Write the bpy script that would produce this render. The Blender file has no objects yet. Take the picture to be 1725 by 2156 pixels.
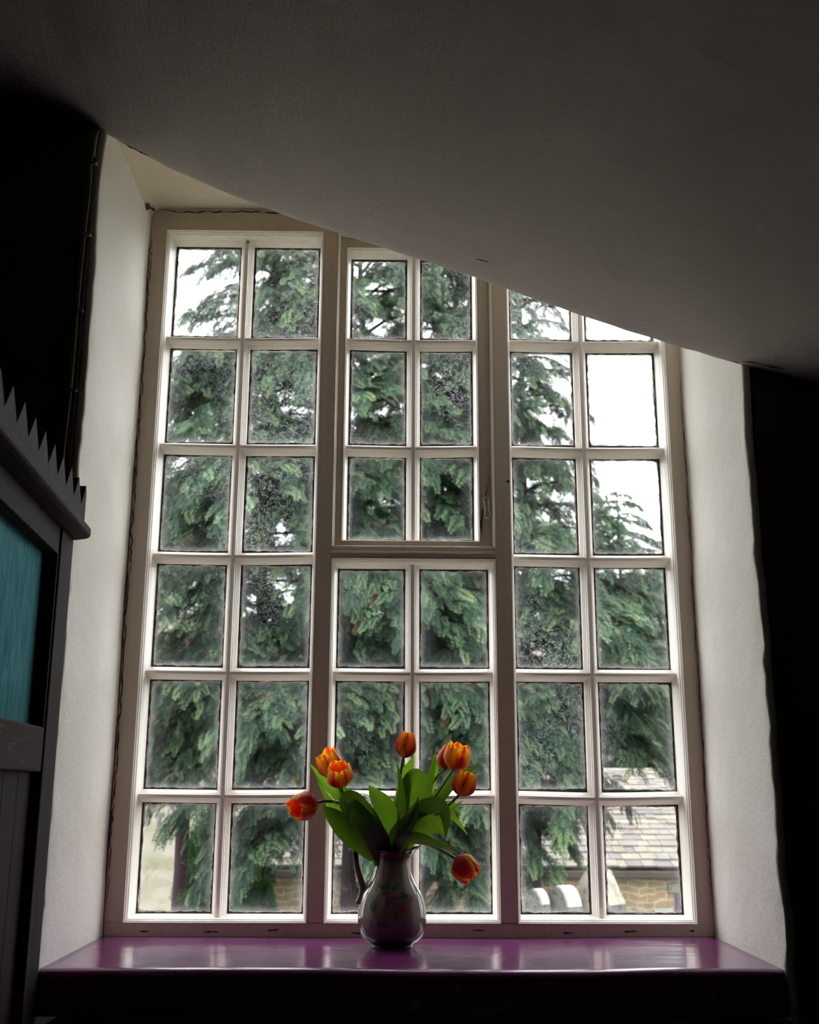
import bpy, bmesh, math, random
import numpy as np
from mathutils import Vector, Matrix, noise as mnoise
S = bpy.context.scene
C = S.collection
R = math.radians
# ---------------------------------------------------------------- camera
cd = bpy.data.cameras.new('camera'); cam = bpy.data.objects.new('camera', cd); C.objects.link(cam)
cd.sensor_fit = 'HORIZONTAL'; cd.sensor_width = 24.0; cd.lens = 2311.7/1725*24.0
cam.location = (0, -2.59, 1.31)
_M = Matrix.Rotation(-0.015, 4, 'Z') @ Matrix.Rotation(math.pi/2+0.24802, 4, 'X') @ Matrix.Rotation(0.00424, 4, 'Z')
cam.rotation_euler = _M.to_euler()
cd.clip_start = .05; cd.clip_end = 400
cd.dof.use_dof = True; cd.dof.focus_distance = 2.45; cd.dof.aperture_fstop = 5.6
S.camera = cam
# ---------------------------------------------------------------- sky, exposure
W = bpy.data.worlds.new('sky'); S.world = W; W.use_nodes = True
nt = W.node_tree; nt.nodes.clear()
out = nt.nodes.new('ShaderNodeOutputWorld'); bg = nt.nodes.new('ShaderNodeBackground')
tc = nt.nodes.new('ShaderNodeTexCoord'); sp = nt.nodes.new('ShaderNodeSeparateXYZ'); cr = nt.nodes.new('ShaderNodeValToRGB')
nt.links.new(tc.outputs['Generated'], sp.inputs[0]); nt.links.new(sp.outputs['Z'], cr.inputs[0])
cr.color_ramp.elements[0].position = 0.0; cr.color_ramp.elements[0].color = (.42, .435, .46, 1)
cr.color_ramp.elements[1].position = 0.9; cr.color_ramp.elements[1].color = (1, .985, 1.0, 1)
nt.links.new(cr.outputs[0], bg.inputs[0]); nt.links.new(bg.outputs[0], out.inputs[0])
bg.inputs[1].default_value = 8.6
S.view_settings.view_transform = 'Standard'; S.view_settings.look = 'None'
S.view_settings.exposure = 0.0; S.view_settings.gamma = 1.0; S.view_settings.use_curve_mapping = False
cy = S.cycles
cy.use_denoising = True; cy.max_bounces = 10; cy.diffuse_bounces = 6; cy.transparent_max_bounces = 24
cy.transmission_bounces = 6; cy.glossy_bounces = 4; cy.sample_clamp_indirect = 6
try: cy.debug_use_compact_bvh = True
except Exception: pass
cy.caustics_reflective = False; cy.caustics_refractive = False
# ---------------------------------------------------------------- helpers
rnd = random.Random(7)
class N:
    """tiny node-graph builder"""
    def __init__(s, name):
        s.m = bpy.data.materials.new(name); s.m.use_nodes = True; s.t = s.m.node_tree; s.t.nodes.clear()
        s.o = s.t.nodes.new('ShaderNodeOutputMaterial')
        s.coord = s.t.nodes.new('ShaderNodeTexCoord')
    def n(s, kind, **k):
        nd = s.t.nodes.new(kind)
        for a, v in k.items(): setattr(nd, a, v)
        return nd
    def put(s, inp, v):
        if isinstance(v, bpy.types.NodeSocket): s.t.links.new(v, inp)
        elif isinstance(v, (tuple, list)) and len(v) == 3 and inp.type == 'RGBA': inp.default_value = (*v, 1)
        elif v is not None: inp.default_value = v
    def vec(s, scale=(1, 1, 1), src='Object', loc=(0, 0, 0)):
        mp = s.n('ShaderNodeMapping'); s.t.links.new(s.coord.outputs[src], mp.inputs[0])
        mp.inputs['Scale'].default_value = scale; mp.inputs['Location'].default_value = loc
        return mp.outputs[0]
    def noise(s, scale, detail=3, v=None, rough=.5, dist=0):
        nd = s.n('ShaderNodeTexNoise'); nd.inputs['Scale'].default_value = scale; nd.inputs['Detail'].default_value = detail
        nd.inputs['Roughness'].default_value = rough; nd.inputs['Distortion'].default_value = dist
        s.t.links.new(v if v is not None else s.coord.outputs['Object'], nd.inputs['Vector'])
        return nd.outputs[0]
    def ramp(s, f, *stops):
        nd = s.n('ShaderNodeValToRGB'); s.put(nd.inputs[0], f); e = nd.color_ramp.elements
        while len(e) < len(stops): e.new(.5)
        for i, (p, c) in enumerate(stops):
            e[i].position = p; e[i].color = (c, c, c, 1) if isinstance(c, (int, float)) else (*c, 1)
        return nd.outputs[0]
    def math(s, op, a, b=None, clamp=False):
        nd = s.n('ShaderNodeMath', operation=op, use_clamp=clamp); s.put(nd.inputs[0], a)
        if b is not None: s.put(nd.inputs[1], b)
        return nd.outputs[0]
    def mixc(s, f, a, b, blend='MIX'):
        nd = s.n('ShaderNodeMix', data_type='RGBA', blend_type=blend); s.put(nd.inputs[0], f); s.put(nd.inputs[6], a); s.put(nd.inputs[7], b)
        return nd.outputs[2]
    def bump(s, h, strength=.3, dist=.01):
        nd = s.n('ShaderNodeBump'); s.put(nd.inputs['Height'], h); nd.inputs['Strength'].default_value = strength
        nd.inputs['Distance'].default_value = dist
        return nd.outputs[0]
    def bsdf(s, col, rough=.6, spec=.5, normal=None, **k):
        b = s.n('ShaderNodeBsdfPrincipled'); s.put(b.inputs['Base Color'], col); s.put(b.inputs['Roughness'], rough)
        s.put(b.inputs['Specular IOR Level'], spec)
        if normal is not None: s.put(b.inputs['Normal'], normal)
        for a, v in k.items(): s.put(b.inputs[a.replace('_', ' ')], v)
        return b.outputs[0]
    def mixs(s, f, a, b):
        nd = s.n('ShaderNodeMixShader'); s.put(nd.inputs[0], f); s.put(nd.inputs[1], a); s.put(nd.inputs[2], b); return nd.outputs[0]
    def simple(s, kind, col, normal=None, rough=None):
        b = s.n(kind); s.put(b.inputs[0], col)
        if rough is not None: s.put(b.inputs['Roughness'], rough)
        if normal is not None: s.put(b.inputs['Normal'], normal)
        return b.outputs[0]
    def done(s, shader): s.t.links.new(shader, s.o.inputs[0]); return s.m

def tag(o, label=None, cat=None, group=None, kind=None):
    for k, v in (('label', label), ('category', cat), ('group', group), ('kind', kind)):
        if v: o[k] = v
    return o
def empty(name, loc=(0, 0, 0)):
    o = bpy.data.objects.new(name, None); o.location = loc; o.empty_display_size = .05; C.objects.link(o); return o
def mesh(name, V, F, mat, parent=None, smooth=False, uv=None, mats=None, fm=None):
    """world-space verts -> one object; origin at the parent's origin (or world origin)"""
    me = bpy.data.meshes.new(name)
    off = Vector(parent_world(parent)) if parent else Vector((0, 0, 0))
    me.from_pydata([tuple(Vector(v)-off) for v in V], [], F)
    for m in (mats or [mat]): me.materials.append(m)
    if fm: me.polygons.foreach_set('material_index', fm)
    if smooth: me.polygons.foreach_set('use_smooth', [True]*len(F))
    if uv:
        l = me.uv_layers.new(name='UVMap'); d = []
        for p in me.polygons:
            for vi in p.vertices: d += list(uv[vi])
        l.data.foreach_set('uv', d)
    me.update(); o = bpy.data.objects.new(name, me); C.objects.link(o)
    if parent: o.parent = parent
    return o
def parent_world(p):
    v = Vector((0, 0, 0))
    while p is not None: v += p.location; p = p.parent
    return v
class MB:
    """collects shapes, links them as one mesh"""
    def __init__(s): s.V = []; s.F = []; s.U = []
    def add(s, V, F, U=None):
        b = len(s.V); s.V += [tuple(v) for v in V]; s.F += [tuple(i+b for i in f) for f in F]
        s.U += (U if U else [(0, 0)]*len(V)); return s
    def box(s, x0, x1, y0, y1, z0, z1, bev=0, T=None):
        if bev > 0:
            bm = bmesh.new(); bmesh.ops.create_cube(bm, size=1)
            for v in bm.verts: v.co = Vector(((x0+x1)/2+v.co.x*(x1-x0), (y0+y1)/2+v.co.y*(y1-y0), (z0+z1)/2+v.co.z*(z1-z0)))
            bmesh.ops.bevel(bm, geom=bm.edges[:], offset=bev, segments=2, affect='EDGES', profile=.6)
            bm.verts.index_update(); V = [v.co.copy() for v in bm.verts]; F = [tuple(v.index for v in f.verts) for f in bm.faces]; bm.free()
        else:
            V = [Vector((x, y, z)) for x in (x0, x1) for y in (y0, y1) for z in (z0, z1)]
            F = [(0, 1, 3, 2), (4, 6, 7, 5), (0, 4, 5, 1), (2, 3, 7, 6), (0, 2, 6, 4), (1, 5, 7, 3)]
        if T is not None: V = [T @ v for v in V]
        return s.add(V, F)
    def sweep(s, prof, path, frames, closed_prof=True, caps=True):
        """prof: 2d pts; path: points; frames: (a,b) axis pairs"""
        n = len(prof); V = []; F = []
        for P, (a, b) in zip(path, frames):
            for u, v in prof: V.append(Vector(P)+Vector(a)*u+Vector(b)*v)
        m = n if closed_prof else n-1
        for i in range(len(path)-1):
            for j in range(m): k = (j+1) % n; F.append((i*n+j, i*n+k, (i+1)*n+k, (i+1)*n+j))
        if caps and closed_prof: F += [tuple(range(n))[::-1], tuple(range((len(path)-1)*n, len(path)*n))]
        return s.add(V, F)
    def tube(s, pts, r, n=8, flat=1.0):
        pts = [Vector(p) for p in pts]; m = len(pts); rr = r if isinstance(r, (list, tuple)) else [r]*m
        V = []; F = []; up = Vector((0, 0, 1)); a = None
        for i, p in enumerate(pts):
            t = (pts[min(i+1, m-1)]-pts[max(i-1, 0)]).normalized()
            if a is None: a = t.cross(up if abs(t.z) < .9 else Vector((1, 0, 0))).normalized()
            a = (a-t*a.dot(t)).normalized(); b = t.cross(a)
            for j in range(n):
                th = 2*math.pi*j/n; V.append(p+a*math.cos(th)*rr[i]+b*math.sin(th)*rr[i]*flat)
        for i in range(m-1):
            for j in range(n): k = (j+1) % n; F.append((i*n+j, i*n+k, (i+1)*n+k, (i+1)*n+j))
        F += [tuple(range(n))[::-1], tuple(range((m-1)*n, m*n))]
        return s.add(V, F)
    def lathe(s, prof, c, n=48, mod=None):
        V = []; F = []
        for r, z in prof:
            for j in range(n):
                th = 2*math.pi*j/n; rr, zz = (mod(r, z, th) if mod else (r, z)); V.append((c[0]+rr*math.cos(th), c[1]+rr*math.sin(th), c[2]+zz))
        for i in range(len(prof)-1):
            for j in range(n): k = (j+1) % n; F.append((i*n+j, i*n+k, (i+1)*n+k, (i+1)*n+j))
        return s.add(V, F)
    def build(s, name, mat, parent=None, smooth=False): return mesh(name, s.V, s.F, mat, parent, smooth, uv=s.U if any(u != (0, 0) for u in s.U) else None)
def cr_spline(P, n):
    P = [Vector(p) for p in P]; out = []
    for i in range(n):
        t = i/(n-1)*(len(P)-1); k = min(int(t), len(P)-2); f = t-k
        p0 = P[k-1] if k > 0 else P[0]*2-P[1]; p1 = P[k]; p2 = P[k+1]; p3 = P[k+2] if k+2 < len(P) else P[-1]*2-P[-2]
        out.append(.5*((2*p1)+(p2-p0)*f+(2*p0-5*p1+4*p2-p3)*f*f+(3*p1-p0-3*p2+p3)*f**3))
    return out
def ns(x, y=0, z=0): return mnoise.noise(Vector((x, y, z)))
# ---------------------------------------------------------------- materials
def m_plaster(name, col, col2, rough=.75, bs=.25, sc=1.0, streak=(1, 1, 1)):
    a = N(name); f = a.noise(3*sc, 4, a.vec(streak)); c = a.mixc(a.ramp(f, (.35, 0.0), (.7, 1.0)), col, col2)
    h = a.math('ADD', a.noise(14*sc, 5, a.vec(streak), .6), a.math('MULTIPLY', a.noise(120*sc, 2, a.vec(streak)), .25))
    return a.done(a.bsdf(c, rough, .3, a.bump(h, bs, .012)))
def m_paint(name, col, col2, rough=.5, grain=(60, 60, 3), bs=.2):
    a = N(name); g = a.noise(1.0, 4, a.vec(grain), .6); d = a.noise(30, 5, None, .7)
    c = a.mixc(a.ramp(g, (.4, 0.0), (.75, 1.0)), col, col2)
    c = a.mixc(a.ramp(d, (.70, 0.0), (.76, 1.0)), c, (.16, .11, .08))
    return a.done(a.bsdf(c, rough, .4, a.bump(a.math('ADD', g, a.math('MULTIPLY', d, .6)), bs, .003)))
M = {}
M['ceiling'] = m_plaster('ceiling_distemper', (.56, .52, .51), (.51, .475, .465), .85, .35, 1, (1, 1, 4))
M['reveal'] = m_plaster('white_limewash', (.88, .86, .82), (.80, .77, .72), .7, .30)
M['soffit'] = m_plaster('cream_limewash', (.78, .71, .56), (.70, .62, .48), .7, .3)
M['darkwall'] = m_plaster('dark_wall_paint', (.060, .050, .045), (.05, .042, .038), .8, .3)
M['strip'] = m_plaster('brown_wall_strip', (.16, .125, .105), (.12, .095, .08), .75, .4)
M['floor'] = m_paint('floor_boards', (.05, .035, .025), (.07, .05, .035), .6, (20, 1.5, 20))
M['frame'] = m_paint('cream_window_paint', (.60, .50, .40), (.52, .43, .34), .45, (50, 50, 2))
M['bead'] = m_paint('white_window_paint', (.90, .85, .80), (.80, .73, .67), .35, (60, 60, 4))
M['barh'] = m_paint('white_window_paint_cross', (.88, .82, .76), (.76, .68, .62), .35, (4, 60, 60))
M['gap'] = m_paint('dark_grime', (.035, .035, .028), (.08, .075, .06), .9, (40, 40, 40))
M['putty'] = m_paint('old_putty', (.78, .76, .72), (.5, .47, .42), .6, (60, 60, 60), .6)
a = N('crack_dark'); M['crack'] = a.done(a.bsdf(a.mixc(a.noise(30), (.03, .02, .015), (.07, .05, .04)), .9))
# sill: glossy plum paint, brushed, scuffed
a = N('plum_gloss_paint')
st = a.noise(1, 4, a.vec((3, 40, 10)), .6); sc = a.noise(1, 3, a.vec((9, 70, 20), loc=(4, 1, 0)), .7, 1.2); dots = a.noise(260, 1)
w = a.math('MAXIMUM', a.ramp(sc, (.66, 0.0), (.72, .7)), a.ramp(dots, (.76, 0.0), (.80, .6)))
c = a.mixc(a.ramp(st, (.3, 0.0), (.7, 1.0)), (.150, .020, .120), (.195, .036, .165)); c = a.mixc(w, c, (.50, .38, .48))
hb = a.math('ADD', a.noise(5, 2), a.math('MULTIPLY', st, .12))
M['sill'] = a.done(a.bsdf(c, a.math('ADD', .13, a.math('MULTIPLY', st, .12)), 1.0, a.bump(hb, .25, .02), Coat_Weight=.15, Coat_Roughness=.16))
# glazing: thin old glass with dust, drips and webs (uv = position within its pane)
a = N('old_window_glass')
uv = a.n('ShaderNodeSeparateXYZ'); a.t.links.new(a.coord.outputs['UV'], uv.inputs[0])
def edge(s): return a.math('MULTIPLY', a.math('MINIMUM', s, a.math('SUBTRACT', 1.0, s)), 1.0)
ed = a.math('MINIMUM', edge(uv.outputs[0]), a.math('MULTIPLY', edge(uv.outputs[1]), 1.4))
eh = a.ramp(a.math('ADD', ed, a.math('MULTIPLY', a.math('SUBTRACT', a.noise(25, 4), .5), .10)), (0.0, .34), (.10, .05), (.3, 0.0))
zz = a.n('ShaderNodeSeparateXYZ'); a.t.links.new(a.coord.outputs['Object'], zz.inputs[0])
patch = a.ramp(a.math('ADD', a.noise(3.1, 3, a.vec(loc=(5, 0, 3))), a.math('SUBTRACT', a.math('MULTIPLY', zz.outputs[2], .13), .13)), (.46, 0.0), (.64, 1.0))
wisp = a.noise(30, 6, a.vec(loc=(1, 0, 2)), .68, 2.2)
wl = a.ramp(a.math('ABSOLUTE', a.math('SUBTRACT', wisp, .5)), (0.0, 1.0), (.018, 0.0))
frost = a.ramp(a.noise(110, 5, None, .75), (.55, 0.0), (.72, 1.0))
dust = a.ramp(a.noise(420, 1), (.76, 0.0), (.79, 1.0))
drip = a.ramp(a.noise(1, 3, a.vec((160, 1, 5))), (.64, 0.0), (.74, .35))
d1 = a.math('MULTIPLY', patch, a.math('ADD', .004, a.math('ADD', a.math('MULTIPLY', wl, .8), a.math('MULTIPLY', frost, .75))))
d2 = a.math('ADD', a.math('MULTIPLY', dust, .45), a.math('MULTIPLY', drip, .07))
dirt = a.math('ADD', .003, a.math('ADD', d1, a.math('ADD', eh, d2)), True)
gl = a.mixs(.025, a.simple('ShaderNodeBsdfTransparent', (.93, .97, .95)), a.simple('ShaderNodeBsdfGlossy', (1, 1, 1), rough=.03, normal=a.bump(a.noise(6, 2), .3, .02)))
tr = a.mixs(.5, a.simple('ShaderNodeBsdfTranslucent', (.9, .93, .98)), a.simple('ShaderNodeBsdfDiffuse', (.8, .8, .8)))
M['glass'] = a.done(a.mixs(a.math('MULTIPLY', dirt, .55), gl, tr))
# dark stained wood
a = N('dark_stained_wood'); g = a.noise(1, 5, a.vec((60, 60, 4)), .65)
g2 = a.noise(12, 5, None, .75)
c = a.mixc(a.ramp(g, (.35, 0.0), (.7, 1.0)), (.016, .009, .013), (.034, .020, .026)); c = a.mixc(a.ramp(g2, (.68, 0.0), (.74, 1.0)), c, (.08, .045, .03))
M['wood'] = a.done(a.bsdf(c, .62, .07, a.bump(g, .3, .002)))
a = N('dark_stained_rail'); g = a.noise(1, 5, a.vec((60, 4, 60)), .65); g2 = a.noise(1, 6, a.vec((30, 9, 60)), .75)
c = a.mixc(a.ramp(g, (.35, 0.0), (.7, 1.0)), (.016, .009, .012), (.034, .020, .024)); c = a.mixc(a.ramp(g2, (.58, 0.0), (.66, 1.0)), c, (.09, .05, .03))
M['rail'] = a.done(a.bsdf(c, .62, .07, a.bump(g, .3, .002)))
# teal reeded glass
a = N('teal_reeded_glass'); g = a.noise(1, 3, a.vec((400, 400, 12)), .6)
tl = a.mixc(a.ramp(g, (.3, 0.0), (.7, 1.0)), (.016, .13, .155), (.055, .26, .29))
M['teal'] = a.done(a.mixs(.45, a.mixs(.5, a.simple('ShaderNodeBsdfTranslucent', tl), a.simple('ShaderNodeBsdfDiffuse', tl)), a.simple('ShaderNodeBsdfGlossy', a.mixc(a.ramp(g, (.35, 0.0), (.7, 1.0)), (.05, .22, .27), (.30, .62, .68)), rough=.36, normal=a.bump(g, 1.0, .008))))
# ceramic
a = N('cream_glazed_ceramic'); c = a.mixc(a.ramp(a.noise(6, 3), (.4, 0.0), (.7, 1.0)), (.24, .205, .16), (.20, .17, .135)); zz = a.n('ShaderNodeSeparateXYZ'); a.t.links.new(a.coord.outputs['Object'], zz.inputs[0]); c = a.mixc(a.ramp(zz.outputs[2], (.015, 1.0), (.055, 0.0)), c, (.030, .012, .016)); c = a.mixc(a.ramp(zz.outputs[2], (.155, 0.0), (.180, 1.0)), c, (.05, .016, .022))  # dark foot paints in the sill's reflection; neck turns maroon
M['ceramic'] = a.done(a.bsdf(c, .12, .6, Coat_Weight=.4))
a = N('printed_leaf_green'); M['decal_g'] = a.done(a.bsdf(a.mixc(a.noise(200), (.03, .09, .06), (.07, .16, .08)), .14, .6))
a = N('printed_flower_plum'); M['decal_p'] = a.done(a.bsdf(a.mixc(a.noise(200), (.22, .07, .10), (.36, .16, .16)), .14, .6))
# tulip leaf (uv: u across -1..1 -> 0..1, v along)
def leafmat(name, c1, c2, t1):
    a = N(name); st = a.n('ShaderNodeMapping'); a.t.links.new(a.coord.outputs['UV'], st.inputs[0]); st.inputs['Scale'].default_value = (28, 1.5, 1)
    g = a.noise(1, 3, st.outputs[0], .6); c = a.mixc(a.ramp(g, (.3, 0.0), (.7, 1.0)), c1, c2)
    t = a.mixc(g, t1, tuple(x*1.3 for x in t1))
    oi = a.n('ShaderNodeObjectInfo'); k = a.ramp(oi.outputs['Random'], (0.0, .35), (1.0, 1.35))
    c = a.mixc(1.0, c, a.ramp(oi.outputs['Random'], (0.0, .7), (1.0, 1.25)), 'MULTIPLY')
    return a.done(a.mixs(.30, a.bsdf(c, .27, .8, a.bump(g, .35, .001)), a.simple('ShaderNodeBsdfTranslucent', a.mixc(1.0, t, k, 'MULTIPLY'))))
M['leaf'] = leafmat('tulip_leaf_green', (.026, .085, .020), (.045, .13, .030), (.24, .48, .02))
M['stem'] = leafmat('tulip_stem_green', (.10, .20, .05), (.15, .26, .07), (.25, .45, .06))
def petalmat(name, shift, base):
    a = N(name)
    uv = a.n('ShaderNodeSeparateXYZ'); a.t.links.new(a.coord.outputs['UV'], uv.inputs[0])
    mp = a.n('ShaderNodeMapping'); a.t.links.new(a.coord.outputs['UV'], mp.inputs[0]); mp.inputs['Scale'].default_value = (22, 2.5, 1)
    fl = a.noise(1, 3, mp.outputs[0], .6)
    ac = a.math('MULTIPLY', a.math('ABSOLUTE', a.math('SUBTRACT', uv.outputs[0], .5)), 2.0)
    q = a.math('ADD', a.math('ADD', a.math('ADD', ac, shift), a.math('MULTIPLY', uv.outputs[1], .55)), a.math('MULTIPLY', a.math('SUBTRACT', fl, .5), .7))
    geo = a.n('ShaderNodeNewGeometry')
    co = a.ramp(q, (.34, base), (.54, (.70, .055, .022)), (.68, (.95, .36, .012)), (.82, (1.0, .66, .03)))
    ci = a.ramp(q, (.10, (.42, .006, .006)), (.60, (.88, .07, .008)), (.92, (1.0, .50, .015)))
    cc = a.mixc(geo.outputs['Backfacing'], co, ci)
    return a.done(a.mixs(.6, a.bsdf(cc, .42, .4, a.bump(fl, .3, .001)), a.simple('ShaderNodeBsdfTranslucent', cc)))
M['petal'] = petalmat('tulip_petal', 0.02, (.44, .014, .030))
M['petal_pink'] = petalmat('tulip_petal_crimson', -.20, (.62, .045, .110))
a = N('tulip_throat'); M['throat'] = a.done(a.bsdf(a.mixc(a.noise(80), (.01, .008, .02), (.03, .02, .02)), .6))
a = N('cable_plastic'); M['cable'] = a.done(a.bsdf(a.mixc(a.noise(20), (.26, .23, .18), (.18, .16, .13)), .5))
# outdoors
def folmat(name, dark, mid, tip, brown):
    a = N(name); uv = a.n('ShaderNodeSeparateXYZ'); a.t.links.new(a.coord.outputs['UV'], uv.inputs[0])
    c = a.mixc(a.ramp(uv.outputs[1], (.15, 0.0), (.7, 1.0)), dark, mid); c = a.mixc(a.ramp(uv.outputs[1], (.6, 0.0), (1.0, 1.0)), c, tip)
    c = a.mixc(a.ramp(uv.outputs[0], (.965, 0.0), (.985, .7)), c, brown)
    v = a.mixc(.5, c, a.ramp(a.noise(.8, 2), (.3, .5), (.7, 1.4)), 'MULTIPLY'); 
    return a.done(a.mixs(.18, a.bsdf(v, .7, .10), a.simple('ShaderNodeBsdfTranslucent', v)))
M['cypress'] = folmat('cypress_foliage', (.003, .011, .012), (.032, .076, .046), (.34, .42, .20), (.12, .065, .035))  # dark bases and pale tips put spray self-shadow and highlights into the colour
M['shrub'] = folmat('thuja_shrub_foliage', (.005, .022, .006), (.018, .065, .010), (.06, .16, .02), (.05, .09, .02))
a = N('tree_bark'); g = a.noise(1, 5, a.vec((14, 14, 2)), .7); M['bark'] = a.done(a.bsdf(a.mixc(g, (.018, .009, .013), (.055, .032, .036)), .9, .2, a.bump(g, .6, .03)))
a = N('rubble_stone_wall')
wn = a.n('ShaderNodeVectorMath', operation='ADD'); nn = a.n('ShaderNodeTexNoise'); nn.inputs['Scale'].default_value = 2.3; a.t.links.new(a.coord.outputs['Object'], nn.inputs['Vector'])
mm = a.n('ShaderNodeVectorMath', operation='SCALE'); a.t.links.new(nn.outputs['Color'], mm.inputs[0]); mm.inputs['Scale'].default_value = .26
sx = a.n('ShaderNodeSeparateXYZ'); a.t.links.new(a.coord.outputs['Object'], sx.inputs[0]); cx = a.n('ShaderNodeCombineXYZ')
a.t.links.new(a.math('ADD', sx.outputs[0], sx.outputs[1]), cx.inputs[0]); a.t.links.new(sx.outputs[2], cx.inputs[1])
a.t.links.new(cx.outputs[0], wn.inputs[0]); a.t.links.new(mm.outputs[0], wn.inputs[1])
bt = a.n('ShaderNodeTexBrick'); a.t.links.new(wn.outputs[0], bt.inputs['Vector'])
for k, v in (('Scale', 1.0), ('Mortar Size', .012), ('Brick Width', .27), ('Row Height', .095), ('Bias', 0.0)): bt.inputs[k].default_value = v
bt.inputs['Color1'].default_value = (.26, .165, .10, 1); bt.inputs['Color2'].default_value = (.24, .20, .12, 1); bt.inputs['Mortar'].default_value = (.36, .29, .22, 1)
bc = a.mixc(.6, bt.outputs[0], a.ramp(a.noise(4, 4), (.3, .55), (.7, 1.5)), 'MULTIPLY')
M['stonewall'] = a.done(a.bsdf(bc, .9, .2, a.bump(bt.outputs[1], -.6, .03)))
def stone(name, c1, c2, c3, sc=8):
    a = N(name); f = a.noise(sc, 5, None, .65); g = a.noise(sc*2.7, 4)
    c = a.mixc(a.ramp(f, (.35, 0.0), (.65, 1.0)), c1, c2); c = a.mixc(a.ramp(g, (.56, 0.0), (.66, .8)), c, c3)
    return a.done(a.bsdf(c, .9, .2, a.bump(f, .5, .02)))
M['palestone'] = stone('pale_gravestone', (.27, .27, .25), (.34, .34, .32), (.19, .19, .18))
M['lichen'] = stone('lichened_gravestone', (.17, .16, .13), (.26, .26, .20), (.10, .09, .07))
M['mossy'] = stone('mossy_gravestone', (.17, .18, .11), (.25, .26, .18), (.07, .08, .04), 5)
a = N('stone_slates'); uv = a.n('ShaderNodeSeparateXYZ'); a.t.links.new(a.coord.outputs['UV'], uv.inputs[0])
c = a.ramp(uv.outputs[0], (0.0, (.112, .095, .098)), (.3, (.14, .118, .112)), (.55, (.16, .142, .115)), (.8, (.175, .16, .125)), (1.0, (.125, .12, .125)))
c = a.mixc(.5, c, a.ramp(a.noise(3, 4), (.3, .6), (.7, 1.35)), 'MULTIPLY')
M['slate'] = a.done(a.bsdf(c, .9, .2, a.bump(a.noise(20), .5, .01)))
a = N('gutter_dark'); M['gutter'] = a.done(a.bsdf(a.mixc(a.noise(6), (.035, .025, .02), (.06, .045, .035)), .7))
a = N('dark_glass_pane'); M['darkpane'] = a.done(a.bsdf(a.mixc(a.noise(3), (.03, .02, .04), (.07, .04, .07)), .25))
a = N('hillside_grass'); f = a.noise(.35, 5, None, .6); g = a.noise(1.6, 5, None, .7); k = a.noise(1, 4, a.vec((2.5, .6, .8)), .7)
c = a.mixc(a.ramp(f, (.4, 0.0), (.62, 1.0)), (.115, .102, .082), (.085, .086, .052)); c = a.mixc(a.ramp(g, (.45, 0.0), (.6, .8)), c, (.135, .118, .10)); c = a.mixc(a.ramp(k, (.56, 0.0), (.68, .7)), c, (.06, .05, .04))
M['hill'] = a.done(a.bsdf(c, 1, .1))
a = N('churchyard_grass'); f = a.noise(3, 5); M['grass'] = a.done(a.bsdf(a.mixc(f, (.04, .055, .02), (.09, .085, .045)), 1, .1, a.bump(a.noise(40, 3), .5, .03)))
M['shadeface'] = stone('shaded_stone_face', (.075, .072, .068), (.12, .115, .105), (.045, .045, .042), 9)  # shade of the upright gravestone faces, put into the stone colour
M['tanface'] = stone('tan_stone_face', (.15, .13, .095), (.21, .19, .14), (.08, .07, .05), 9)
# ================================================================ the room
RX0, RX1, RZT, RZ0, YF, YB = -.6185, .704, 2.739, 1.003, -.51, .0
def struct(o, label=None): o['kind'] = 'structure'; tag(o, label, 'structure' if False else None); return o
# plaster reveal: jambs and soffit swept from the frame to the room, rounded corner and worn arris
path = [(RX0, .90)]
path += [(RX0, .90+i*.03) for i in range(1, 59)]
fr = .035
for k in range(0, 9): th = math.pi-k*math.pi/16; path.append((RX0+fr+fr*math.cos(th), RZT-fr+fr*math.sin(th)))
path += [(RX0+fr+.04*i, RZT) for i in range(1, 32)]
for k in range(0, 5): th = math.pi/2-k*math.pi/8; path.append((RX1-fr*.3+fr*.3*math.cos(th), RZT-fr*.3+fr*.3*math.sin(th)))
path += [(RX1, RZT-.02-i*.03) for i in range(1, 61)]
ys = [.012, -.04, -.09, -.14, -.19, -.24, -.29, -.34, -.39, -.43, -.46, -.485, -.498, -.506, -.511, -.512, -.512]
cx_, cz_ = .04, 1.8
V = []; F = []; fm = []
for i, (x, z) in enumerate(path):
    tx, tz = (path[min(i+1, len(path)-1)][0]-path[max(i-1, 0)][0], path[min(i+1, len(path)-1)][1]-path[max(i-1, 0)][1])
    l = math.hypot(tx, tz); nx, nz = tz/l, -tx/l      # towards the opening
    for j, y in enumerate(ys):
        k = len(ys)-1-j
        rnd_off = (-.0004, -.0015, -.004, -.008)[min(3, max(0, j-13))] if j >= 13 else 0
        if j == 16: rnd_off = -.014
        w = ns(x*3+7, y*4, z*3)*.0038+ns(x*14, y*14, z*14)*.0015
        if j in (12, 13, 14): w += ns(x*25, 3, z*25)*.0045+ns(x*70, 9, z*70)*.002
        w -= .006*max(0, (.10-abs(y))/.1)*0
        V.append((x+nx*(w+rnd_off), y, z+nz*(w+rnd_off)))
m = len(ys)
for i in range(len(path)-1):
    for j in range(m-1):
        F.append((i*m+j, (i+1)*m+j, (i+1)*m+j+1, i*m+j+1)); a_, b_ = path[i]
        fm.append(1 if (b_ > 2.66) else 0)
rv = mesh('trim_1', V, F, None, smooth=True, mats=[M['reveal'], M['soffit']], fm=fm)
s_ = rv.modifiers.new('thick', 'SOLIDIFY'); s_.thickness = .018; s_.offset = -1
rv['kind'] = 'structure'
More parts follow.
